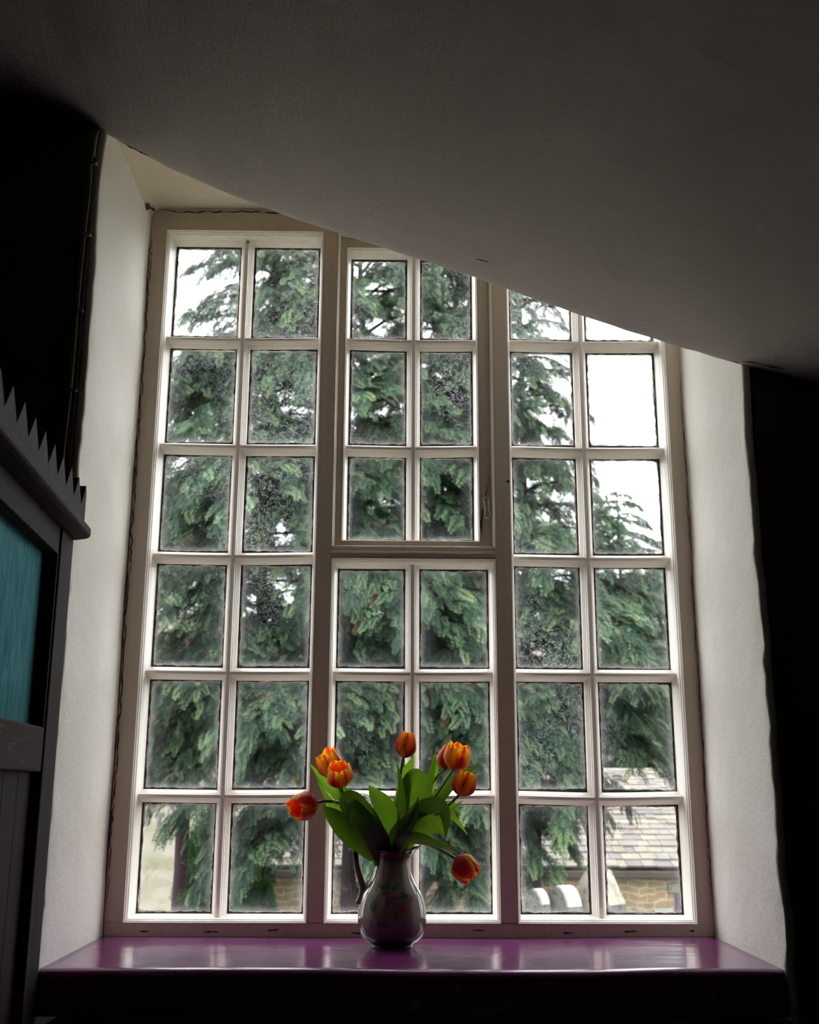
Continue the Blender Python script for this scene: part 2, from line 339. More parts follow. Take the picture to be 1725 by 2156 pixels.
# walls (front faces flush with the reveal's arris)
XL, XR, YK, ZC = -2.6, 2.6, -5.2, 3.3
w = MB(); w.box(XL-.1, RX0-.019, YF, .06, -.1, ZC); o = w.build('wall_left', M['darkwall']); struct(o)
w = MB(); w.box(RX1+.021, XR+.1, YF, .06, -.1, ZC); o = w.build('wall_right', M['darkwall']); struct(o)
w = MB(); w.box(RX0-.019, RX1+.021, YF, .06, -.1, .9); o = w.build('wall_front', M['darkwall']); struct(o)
w = MB(); w.box(RX0-.019, RX1+.021, YF, .06, 2.762, ZC); o = w.build('wall_front.001', M['darkwall']); struct(o)
w = MB(); w.box(XL-.1, XR+.1, YK-.1, YK, -.1, ZC); struct(w.build('wall_back', M['darkwall']))
w = MB(); w.box(XL-.1, XL, YK, YF, -.1, ZC); struct(w.build('wall_left.001', M['darkwall']))
w = MB(); w.box(XR, XR+.1, YK, YF, -.1, ZC); struct(w.build('wall_right.001', M['darkwall']))
w = MB(); w.box(XL, XR, YK, YF, -.1, 0); struct(w.build('floor', M['floor']))
# thin raised strip beside the window, lighter brown than the wall
w = MB(); w.box(-.655, RX0-.016, YF-.006, YF+.001, 0, 2.74, .002); struct(w.build('trim_2', M['strip']))
# sloping, gently curved ceiling (underside of a stair or gallery)
cp = [(-2.62, 2.98), (-1.6, 2.87), (-1.1, 2.80), (-.852, 2.755), (-.748, 2.727), (-.65, 2.684), (-.578, 2.640), (-.456, 2.575), (-.273, 2.497), (-.117, 2.441), (.007, 2.396), (.164, 2.338), (.373, 2.258), (.551, 2.199), (.694, 2.156), (.78, 2.133), (.861, 2.116), (1.2, 2.06), (1.7, 2.0), (2.62, 1.93)]
xs = [(-2.62, 0)]; cps = cr_spline([(x, 0, z) for x, z in cp], 110)
yc = [-.500, -.505, -.512, -.53, -.56, -.62]+[-.7-.12*i for i in range(0, 38)]
V = []; F = []
for i, p in enumerate(cps):
    for j, y in enumerate(yc):
        dz = ns(p.x*1.5, y*1.2, 3)*.012+ns(p.x*5, y*3, 8)*.004
        if j < 3: dz = ns(p.x*1.5, -.56*1.2, 3)*.010+(ns(p.x*20, 1, 1)*.0035+ns(p.x*60, 2, 2)*.0015)
        if j < 2: dz += .002+.004*(1-j)
        V.append((p.x, max(y, YK-.03), p.z+dz))
m = len(yc)
for i in range(len(cps)-1):
    for j in range(m-1): F.append((i*m+j, i*m+j+1, (i+1)*m+j+1, (i+1)*m+j))
ce = mesh('ceiling', V, F, M['ceiling'], smooth=True); struct(ce)
s_ = ce.modifiers.new('thick', 'SOLIDIFY'); s_.thickness = .45; s_.offset = 1
# ---- cracks: ragged thin dark gaps
def ragged(name, pts, nrm, w0, parent, mat='crack', seed=0, jit=.003, n=None, wv=.8):
    """thin raised sliver following pts; nrm = direction it faces"""
    nrm = Vector(nrm).normalized(); n = n or max(8, int(sum((Vector(pts[i+1])-Vector(pts[i])).length for i in range(len(pts)-1))/.006))
    P = cr_spline(pts, n); V = []; F = []
    for i, p in enumerate(P):
        t = (P[min(i+1, n-1)]-P[max(i-1, 0)]).normalized(); b = t.cross(nrm).normalized()
        s = i*.006
        o = b*(ns(s*30, seed, 1)*jit+ns(s*90, seed, 5)*jit*.5)
        w = max(.00015, w0*(1+wv*2*ns(s*45, seed, 9)+wv*ns(s*140, seed, 4))*min(1, 6*i/n+.1, 6*(n-1-i)/n+.1))
        V += [p+o+b*w/2+nrm*.0004, p+o-b*w/2+nrm*.0004, p+o+b*w/2-nrm*.0008, p+o-b*w/2-nrm*.0008]
    for i in range(n-1):
        a = i*4; F += [(a, a+4, a+5, a+1), (a, a+2, a+6, a+4), (a+1, a+5, a+7, a+3)]
    return mesh(name, V, F, M[mat], parent)
ragged('crack', [(-.612, -.514, 2.664), (-.56, -.514, 2.628), (-.50, -.514, 2.600), (-.456, -.514, 2.577), (-.40, -.514, 2.556), (-.33, -.514, 2.524), (-.26, -.514, 2.49)], (0, -1, -.6), .0045, ce, seed=3)
ragged('crack', [(.54, -.514, 2.206), (.60, -.514, 2.187), (.66, -.514, 2.168), (.70, -.514, 2.155)], (0, -1, -.6), .005, ce, seed=5)
ragged('crack', [(.70, -.53, 2.150), (.74, -.54, 2.139), (.78, -.54, 2.130)], (0, -.3, -1), .002, ce, seed=6)
ragged('crack', [(.16, -.60, 2.334), (.185, -.61, 2.322)], (0, 0, -1), .0022, ce, seed=8)
cz = [2.66, 2.60, 2.5, 2.4, 2.28, 2.15, 2.0, 1.85, 1.7, 1.55, 1.4, 1.25, 1.12, 1.06]
ragged('crack', [(-.6135+.0008*math.sin(i*2.1), -.071, z) for i, z in enumerate(cz)], (.5, -1, 0), .0024, rv, seed=11, jit=.007)
ragged('crack', [(-.60, -.071, 2.732), (-.5, -.071, 2.727), (-.4, -.071, 2.731), (-.3, -.071, 2.728), (-.2, -.071, 2.728)], (0, -1, -.5), .003, rv, seed=12, jit=.006)
ragged('crack', [(-.615, -.15, 2.70), (-.606, -.09, 2.72)], (0.6, -1, -.6), .009, rv, seed=13)
ragged('crack', [(.700, -.075, 2.3), (.700, -.075, 2.0), (.700, -.075, 1.6), (.700, -.075, 1.2), (.700, -.075, 1.06)], (-.5, -1, 0), .0012, rv, seed=17, jit=.005)
# ---- sill board
s = MB(); n1, n2 = 60, 14
V = []; F = []
sx0, sx1 = RX0+.0015, RX1-.004
prof = [(-.066, .925), (-.066, .960), (-.066, 1.003)]+[(-.066-.03*i, 1.003) for i in range(1, 15)]+[(-.500, 1.003), (-.508, 1.0015), (-.5135, .997), (-.5155, .990), (-.5155, .930), (-.512, .925)]
for i in range(n1+1):
    x = sx0+(sx1-sx0)*i/n1
    for j, (y, z) in enumerate(prof):
        wv = 0
        if j >= 2 and j <= 20: wv = ns(x*2.2, y*2, 4)*.0035+ns(x*7, y*7, 2)*.0007
        if j >= 17: wv += ns(x*1.2, 0, 6)*.003
        V.append((x, y, z+wv*(0 if j in (0, 1, len(prof)-1) else 1)))
m = len(prof)
for i in range(n1):
    for j in range(m): k = (j+1) % m; F.append((i*m+j, (i+1)*m+j, (i+1)*m+k, i*m+k))
F += [tuple(range(m)), tuple(range(n1*m, (n1+1)*m))[::-1]]
sill = mesh('trim_3', V, F, M['sill'], smooth=False); sill['kind'] = 'structure'
for p in sill.data.polygons: p.use_smooth = len(p.vertices) == 4
# ================================================================ the window
win = empty('window_1', (.045, 0, 1.003)); win['kind'] = 'structure'
WX0, WX1 = RX0+.001, .7045
OP = [(-.577, -.1815), (-.1445, .2405), (.277, .668)]; OZ0, OZ1 = 1.030, 2.678; FY = -.07
f = MB()
f.box(WX0, OP[0][0], FY, .03, OZ0, RZT-.001, .001); f.box(OP[2][1], WX1, FY, .03, OZ0, RZT-.001, .001)
f.box(WX0+.0005, WX1-.0005, FY, .03, .955, OZ0, .0015)
f.box(OP[0][0], OP[2][1], FY, .03, OZ1, RZT-.001, .001); f.build('frame', M['frame'], win)
for a_, b_ in ((0, 1), (1, 2)): MB().box(OP[a_][1], OP[b_][0], FY-.001, .03, OZ0+.0004, OZ1, .002).build('mullion', M['frame'], win)
def ring(x0, x1, z0, z1, steps, jit=0, seed=0):
    """moulding running round an opening; steps = (inset, y)"""
    b = MB(); V = []; F = []
    cyc = []
    def side(ax, bx, az, bz, n):
        return [(ax+(bx-ax)*i/n, az+(bz-az)*i/n) for i in range(n)]
    nz = 60 if jit else 1; nx = 20 if jit else 1
    cyc = side(x0, x1, z0, z0, nx)+side(x1, x1, z0, z1, nz)+side(x1, x0, z1, z1, nx)+side(x0, x0, z1, z0, nz)
    n = len(cyc)
    for ins, y in steps:
        for i, (x, z) in enumerate(cyc):
            w = jit*ns(x*40, z*40, seed) if jit else 0
            xi = min(max(x, x0+ins+w), x1-ins-w); zi = min(max(z, z0+ins+w), z1-ins-w); V.append((xi, y, zi))
    for k in range(len(steps)-1):
        for i in range(n): j = (i+1) % n; F.append((k*n+i, k*n+j, (k+1)*n+j, (k+1)*n+i))
    b.add(V, F); return b
STEP = [(-.001, -.0705), (.0005, -.0712), (.0020, -.0695), (.0022, -.066), (.0038, -.0655), (.0052, -.0625), (.0054, -.059), (.0066, -.0585), (.0074, -.056), (.0076, -.030), (.0110, -.012), (.0125, -.004), (.0125, .012), (-.001, .012)]
LIGHTS = []
def bar_v(x, z0, z1, mat, parent):
    pr = [(-.0165, .012), (-.0165, -.006), (-.0150, -.010), (-.0095, -.017), (-.0080, -.0185), (-.0078, -.0265), (-.0062, -.0275), (-.0052, -.0335), (-.003, -.0350), (.003, -.0350), (.0052, -.0335), (.0062, -.0275), (.0078, -.0265), (.0080, -.0185), (.0095, -.017), (.0150, -.010), (.0165, -.006), (.0165, .012)]
    n = 26; P = []; Fr = []
    for i in range(n):
        z = z0+(z1-z0)*i/(n-1); P.append((x+ns(z*1.5, x*9, 2)*.0022, ns(z*2, x, 3)*.001, z)); Fr.append(((1, 0, 0), (0, 1, 0)))
    MB().sweep(pr, P, Fr).build('glazing_bar', M[mat], parent)
def bar_h(z, x0, x1, mat, parent, sag=.002):
    pr = [(-.0145, .012), (-.0145, -.006), (-.013, -.010), (-.0085, -.017), (-.0072, -.0185), (-.0070, -.0255), (-.0058, -.0265), (-.0045, -.0325), (-.003, -.034), (.003, -.034), (.0045, -.0325), (.0058, -.0265), (.0070, -.0255), (.0072, -.0185), (.0085, -.017), (.013, -.010), (.0145, -.006), (.0145, .012)]
    n = 14; P = []; Fr = []
    for i in range(n):
        x = x0+(x1-x0)*i/(n-1); P.append((x, ns(x*3, z, 3)*.001, z+ns(x*3, z*5, 2)*.002-sag*math.sin(math.pi*i/(n-1)))); Fr.append(((0, 0, 1), (0, 1, 0)))
    MB().sweep(pr, P, Fr).build('glazing_bar', M[mat], parent)
def roundrect(x0, x1, z0, z1, r, n):
    """n points evenly round a rounded rectangle"""
    pts = []
    for cx, cz, a0 in ((x1-r, z0+r, -90), (x1-r, z1-r, 0), (x0+r, z1-r, 90), (x0+r, z0+r, 180)):
        for k in range(7): th = R(a0+k*15); pts.append((cx+r*math.cos(th), cz+r*math.sin(th)))
    pts.append(pts[0]); L = [0]
    for i in range(len(pts)-1): L.append(L[-1]+math.dist(pts[i], pts[i+1]))
    out = []; j = 0
    for i in range(n):
        s = L[-1]*i/n
        while L[j+1] < s: j += 1
        t = (s-L[j])/max(1e-9, L[j+1]-L[j]); out.append((pts[j][0]+(pts[j+1][0]-pts[j][0])*t, pts[j][1]+(pts[j+1][1]-pts[j][1])*t))
    return out
GL, PD, PW = MB(), MB(), MB()
def pane(x0, x1, z0, z1, G, D, Wt):
    """one sheet of glass plus its grimy rebate line and flaking putty"""
    b = 4
    G.add([(x0, 0, z0), (x1, 0, z0), (x1, 0, z1), (x0, 0, z1), (x0, .003, z0), (x1, .003, z0), (x1, .003, z1), (x0, .003, z1)], [(0, 1, 2, 3)], [(0, 0), (1, 0), (1, 1), (0, 1)]*2)
    s = rnd.random()*50; n = 220
    def loop(base, amp, r, y, sd):
        o = []
        for i, (x, z) in enumerate(roundrect(x0+base, x1-base, z0+base, z1-base, r, n)):
            cx, cz = (x0+x1)/2, (z0+z1)/2
            bias = .5+.5*ns(x*9, z*9, s+sd)
            w = amp*(bias+.6*ns(x*60, z*60, s+sd)+.35*ns(x*190, z*190, s+sd))
            dx, dz = cx-x, cz-z; ex = 1 if abs(abs(dx)-(x1-x0)/2+base) < r*.6 else 0; ez = 1 if abs(abs(dz)-(z1-z0)/2+base) < r*.6 else 0
            if not ex and not ez: ex = ez = .7
            o.append((x+math.copysign(w*ex, dx), y, z+math.copysign(w*ez, dz)))
        return o
    A = loop(-.003, 0, .0015, -.0035, 0); B = loop(.0015, .0042, .004, -.0030, 0); Cc = loop(.0015, .0042, .004, -.0014, 0)
    F = [(i, (i+1) % n, n+(i+1) % n, n+i) for i in range(n)]+[(n+i, n+(i+1) % n, 2*n+(i+1) % n, 2*n+i) for i in range(n)]
    D.add(A+B+Cc, F)
    A = loop(.001, .0036, .004, -.0014, 0); B = loop(.0038, .0042, .008, -.0010, 7); Cc = loop(.0038, .0042, .008, -.0001, 7)
    Wt.add(A+B+Cc, F)
def light(x0, x1, z0, z1, xs, zs, parent, ox=.0125, mat=None):
    ex = [x0+ox]+[v for x in xs for v in (x-.0163, x+.0163)]+[x1-ox]; ez = [z0+ox]+[v for z in zs for v in (z-.0143, z+.0143)]+[z1-ox]
    G, D, Wt = MB(), MB(), MB()
    for i in range(0, len(ex), 2):
        for j in range(0, len(ez), 2): pane(ex[i], ex[i+1], ez[j], ez[j+1], G, D, Wt)
    for x in xs: bar_v(x, z0+.003, z1-.003, 'bead', parent)
    for z in zs: bar_h(z, x0+.003, x1-.003, 'barh', parent)
    G.build('glass', M['glass'], parent); D.build('rebate_line', M['gap'], parent, True); Wt.build('putty', M['putty'], parent, True)
ZB = [1.295, 1.572, 1.847, 2.120, 2.400]
for k in (0, 2):
    x0, x1 = OP[k]
    ring(x0, x1, OZ0, OZ1, STEP).build('moulding', M['bead'], win)
    light(x0, x1, OZ0, OZ1, [(-.3795, 0, .4655)[k]], ZB, win)
# middle light: fixed panes below a transom, opening casement above it
x0, x1 = OP[1]
ring(x0, x1, OZ0, 1.836, STEP).build('moulding', M['bead'], win)
light(x0, x1, OZ0, 1.836, [.046], ZB[:2], win)
t = MB(); P = [(x0-.001+(x1-x0+.002)*i/10, 0, 1.851+ns(i*.7, 3)*.0008) for i in range(11)]
t.sweep([(-.015, .03), (-.015, -.066), (-.013, -.069), (-.004, -.071), (.001, -.079), (.008, -.083), (.0115, -.081), (.0125, -.060), (.0125, .03)], P, [((0, 0, 1), (0, 1, 0))]*11).build('transom', M['frame'], win)
STEP2 = [(s_[0]*.75, s_[1]) for s_ in STEP[:8]]+[(.006, -.056), (.006, .01), (-.001, .01)]
ring(x0, x1, 1.8635, OZ1, STEP2).build('moulding', M['bead'], win)
cas = empty('casement', (0, 0, 0)); cas.parent = win
cx0, cx1, cz0, cz1 = x0+.0062, x1-.0062, 1.8655, OZ1-.0065
st = MB(); hw = .019; hr = .0285
st.box(cx0, cx0+hw-.004, -.050, .014, cz0, cz1, .0015); st.box(cx1-hr, cx1, -.050, .014, cz0, cz1, .0015)
st.box(cx0+hw-.004, cx1-hr, -.050, .014, cz1-.026, cz1, .0015); st.box(cx0+hw-.004, cx1-hr, -.050, .014, cz0, cz0+.016, .0015)
st.build('sash_frame', M['frame'], cas)
gx0, gx1, gz0, gz1 = cx0+hw-.004, cx1-hr, cz0+.016, cz1-.026
S3 = [(-.001, -.0502), (.0005, -.051), (.002, -.0495), (.0022, -.044), (.004, -.043), (.0045, -.030), (.0085, -.012), (.010, -.004), (.010, .012), (-.001, .012)]
ring(gx0, gx1, gz0, gz1, S3).build('moulding', M['bead'], cas)
light(gx0, gx1, gz0, gz1, [.0465], [2.120, 2.3995], cas, .0105)
# broken catch on the right stile of the casement
k = empty('catch', (0, 0, 0)); k.parent = win
def arcp(c, r, a0, a1, n, y): return [(c[0]+r*math.cos(R(a0+(a1-a0)*i/(n-1))), y, c[1]+r*math.sin(R(a0+(a1-a0)*i/(n-1)))) for i in range(n)]
b = MB(); b.tube(arcp((.2215, 1.984), .0062, -60, 250, 14, -.055), .0016); b.tube([(.216, -.056, 1.979), (.2185, -.057, 1.962), (.217, -.055, 1.945)], .0015); b.tube([(.2275, -.056, 1.979), (.2265, -.058, 1.960), (.231, -.057, 1.943)], .0014); b.tube(arcp((.224, 1.9445), .007, 200, 350, 9, -.057), .0017)
kk = b.build('hook', M['bead'], win, True); bpy.data.objects.remove(k)
ragged('crack', [(.229, -.0505, 2.05), (.226, -.0505, 2.02), (.222, -.0505, 2.00), (.221, -.0505, 1.988)], (0, -1, 0), .0016, win, seed=31, jit=.002)
ragged('crack', [(.2135, -.0505, 1.965), (.2115, -.0505, 1.945), (.209, -.0505, 1.925), (.2105, -.0505, 1.90)], (0, -1, 0), .0040, win, seed=33, jit=.002)
ragged('nail_hole', [(.272, -.0715, 2.028), (.274, -.0715, 2.022)], (0, -1, 0), .006, win, seed=35)
ragged('nail_hole', [(-.3775, -.0358, 2.668), (-.3775, -.0358, 2.661)], (0, -1, 0), .006, win, seed=36)
ragged('nail_hole', [(.462, -.0215, 1.228), (.461, -.0215, 1.224)], (0, -1, 0), .004, win, seed=37)
for i in range(9):
    x = -.58+i*.15+rnd.random()*.06; z = 1.008+rnd.random()*.012
    ragged('paint_chip', [(x, FY-.0004, z), (x+.01+.03*rnd.random(), FY-.0004, z+rnd.uniform(-.003, .003))], (0, -1, 0), .003, win, seed=40+i, jit=.002)
# ---------------------------------------------------------------- cable clipped to the brown strip
cb = empty('electric_cable', (-.645, -.52, 2.69))
tag(cb, 'thin pale electric cable clipped down the dark wall left of the window', 'cable')
pts = [(-.636, -.512, 2.676), (-.634, -.524, 2.662), (-.637, -.527, 2.64), (-.641, -.523, 2.60), (-.640, -.521, 2.52), (-.643, -.521, 2.42), (-.6445, -.521, 2.25), (-.6445, -.521, 2.08), (-.648, -.521, 1.94), (-.648, -.521, 1.7)]
MB().tube(cr_spline(pts, 60), .0028).build('cable', M['cable'], cb, True)
MB().tube(cr_spline([(x-.0045, y+.001, z) for x, y, z in pts[3:]], 50), .0018).build('cable', M['cable'], cb, True)
MB().tube(cr_spline([(-.634, -.518, 2.668), (-.6335, -.528, 2.652), (-.637, -.529, 2.625), (-.639, -.522, 2.60)], 14), .0048).build('sleeve', M['cable'], cb, True)
for x, z in ((-.640, 2.585), (-.641, 2.419), (-.643, 2.249), (-.643, 2.078)):
    b = MB(); b.box(x-.010, x+.006, -.525, -.516, z-.003, z+.003, .001); b.tube([(x+.008, -.516, z), (x+.008, -.527, z)], .0034, 10); b.build('clip', M['cable'], cb)
# ---------------------------------------------------------------- dark wooden screen on the left
scr = empty('wooden_screen', (-.616, -.52, 0))
tag(scr, 'dark stained wooden screen with teal glass and spiked cresting, left of the window', 'screen')
AA = R(4.5); dU = Vector((math.sin(AA), -math.cos(AA), 0)); dN = Vector((math.cos(AA), math.sin(AA), 0))
TS = Matrix(((dU.x, dN.x, 0, -.616), (dU.y, dN.y, 0, -.512), (0, 0, 1, 0), (0, 0, 0, 1)))   # (u, n, z): u away from the wall, n towards the window side
UE = 1.35
MB().box(.004, .102, -.050, 0, 0, 1.776, .003, TS).build('post', M['wood'], scr)
MB().box(.102, UE, -.046, -.004, 1.730, 1.776, .003, TS).build('head_rail', M['rail'], scr)
MB().box(.102, UE, -.046, -.003, 1.338, 1.414, .003, TS).build('middle_rail', M['rail'], scr)
MB().box(UE, UE+.1, -.050, 0, 0, 1.776, .003, TS).build('post', M['wood'], scr)
b = MB(); b.box(.102, UE, -.026, -.012, 1.408, 1.416, .002, TS); b.box(.102, UE, -.030, -.0035, 1.724, 1.732, .002, TS); b.box(.102, .110, -.030, -.0035, 1.414, 1.73, .002, TS); b.build('glazing_bead', M['wood'], scr)
MB().box(.104, UE, -.036, -.029, 1.41, 1.735, 0, TS).build('glass_panel', M['teal'], scr)
for i in range(13):
    u = .104+i*.092
    if u+.09 < UE+.05: MB().box(u, min(u+.0905, UE), -.032, -.018, .02, 1.342, .002, TS).build('plank', M['wood'], scr)
# cornice: moulded board overhanging the window side
pr = [(-.054, 1.775), (.004, 1.775), (.022, 1.778), (.028, 1.781), (.030, 1.785), (.030, 1.797), (.027, 1.801), (-.054, 1.802)]
P = [TS @ Vector((u, 0, 0)) for u in (-.000, UE+.1)]
ends = MB().sweep(pr, [Vector(p)*1 for p in P], [(tuple(dN), (0, 0, 1))]*2)
ends.build('cornice', M['rail'], scr)
for j in range(0):
    pass
# spiked cresting
V = []; F = []; i = 0
prof2 = [(-.002, 1.826)]
u = .068; pitch = .069; top = [(.028, 1.862), (.036, 1.874), (u, 1.828)]
while u < UE: top += [(u+pitch*.5, 1.872), (u+pitch, 1.827)]; u += pitch
n = len(top)
for nn_ in (.004, .022):
    for (uu, z) in top: V.append(TS @ Vector((uu, nn_, 1.801)))
    for (uu, z) in top: V.append(TS @ Vector((uu, nn_, z)))
for i in range(n-1):
    F += [(i, n+i, n+i+1, i+1), (2*n+i, 2*n+i+1, 3*n+i+1, 3*n+i), (n+i, 3*n+i, 3*n+i+1, n+i+1)]
F += [(0, 2*n, 3*n, n), (n-1, 2*n-1, 4*n-1, 3*n-1)]
mesh('spiked_cresting', V, F, M['wood'], scr)
# ================================================================ jug
JC = (.0035, -.23, 1.0035)
jug = empty('jug', JC)
tag(jug, 'cream ceramic jug with printed leaves standing on the plum sill', 'jug')
def jmod(r, z, th):
    k = max(0, (z-.158)/.031)**1.6 if z > .158 else 0
    sp = max(0, math.cos(th))**5
    bk = max(0, -math.cos(th))**6
    return r+k*(.0185*sp+.006*bk), z+k*(.0085*sp-.001)
prof = [(.0, .004), (.028, .004), (.035, .0), (.040, .0), (.042, .002), (.0425, .006), (.0480, .0085), (.0555, .0150), (.0622, .0230), (.0660, .0310), (.0688, .0410), (.0695, .0520), (.0700, .0600), (.0695, .0700), (.0678, .0820), (.0645, .0965), (.0600, .1110), (.0525, .1250), (.0455, .1375), (.0402, .1500), (.0368, .1640), (.0338, .1770), (.0335, .1840), (.0348, .1910), (.0378, .1960), (.0420, .2000), (.0435, .2015), (.0435, .2030), (.0420, .2035), (.0395, .2010), (.0350, .1950), (.0315, .1880), (.0308, .1800), (.0338, .1640), (.0372, .1500), (.0425, .1375), (.05, .124), (.058, .108), (.064, .09), (.066, .06), (.062, .035), (.045, .014), (.0, .009)]
prof = [(a_, b_*.93) for a_, b_ in prof]
pp = []
for i in range(len(prof)-1):
    (a_, b_), (c_, d_) = prof[i], prof[i+1]
    for k in range(2): pp.append((a_+(c_-a_)*k/2, b_+(d_-b_)*k/2))
pp.append(prof[-1])
bo = MB().lathe(pp, JC, 72, jmod); body = bo.build('body', M['ceramic'], jug, True)
HP = [(-0.0295, -0.23, 1.1899), (-0.0472, -0.23, 1.1982), (-0.0599, -0.23, 1.2001), (-0.0696, -0.23, 1.1954), (-0.0724, -0.23, 1.1832), (-0.069, -0.23, 1.1581), (-0.0609, -0.23, 1.1322), (-0.0557, -0.23, 1.1129), (-0.0575, -0.23, 1.0973), (-0.0631, -0.23, 1.0845)]
h = [Vector(p)+Vector((.0, 0, -.000)) for p in HP]
MB().tube(cr_spline(h, 48), [.0050+.0012*math.cos(i/47*math.pi*2) for i in range(48)], 12, 1.6).build('handle', M['ceramic'], jug, True)
def jr(z):
    for i in range(10, 24):
        (r0, z0), (r1, z1) = prof[i], prof[i+1]
        if z0 <= z <= z1: return r0+(r1-r0)*(z-z0)/(z1-z0)
    return .07
def decal(shapes, name, mat):
    b = MB()
    for (cx, cz, ln, wd, ang) in shapes:           # leaf/petal shape, mm units on the surface
        n = 9; V = []; F = []
        for i in range(n+1):
            t = i/n; w = wd*math.sin(math.pi*min(1, t*1.02))**.75*(1-.25*t)
            for s in (-1, -.33, .33, 1):
                u = t*ln; v = s*w/2; x = cx+u*math.cos(R(ang))-v*math.sin(R(ang)); z = cz+u*math.sin(R(ang))+v*math.cos(R(ang))
                r = jr(z)+.0004; th = -math.pi/2+x/r; V.append((JC[0]+r*math.cos(th), JC[1]+r*math.sin(th), JC[2]+z))
        for i in range(n):
            for k in range(3): F.append((i*4+k, i*4+k+1, i*4+k+5, i*4+k+4))
        b.add(V, F)
    b.build(name, M[mat], jug, True)
decal([(-.043, .070, .024, .016, 80), (-.030, .046, .026, .017, 8), (-.040, .040, .018, .006, 110), (-.031, .046, .014, .005, 70), (-.012, .115, .020, .010, 160), (-.008, .112, .022, .011, 95), (-.002, .112, .022, .010, 35), (-.006, .110, .016, .008, 200), (-.012, .083, .012, .010, 60), (.022, .100, .013, .006, 20), (.022, .100, .013, .006, 100), (.022, .100, .012, .006, 190), (.010, .072, .016, .004, 250), (.003, .070, .012, .004, 300)], 'printed_leaves', 'decal_g')
decal([(-.003, .098, .015, .012, 80+72*k) for k in range(5)]+[(.018, .080, .012, .009, 40+72*k) for k in range(5)]+[(-.016, .074, .009, .006, 10+72*k) for k in range(5)], 'printed_flowers', 'decal_p')
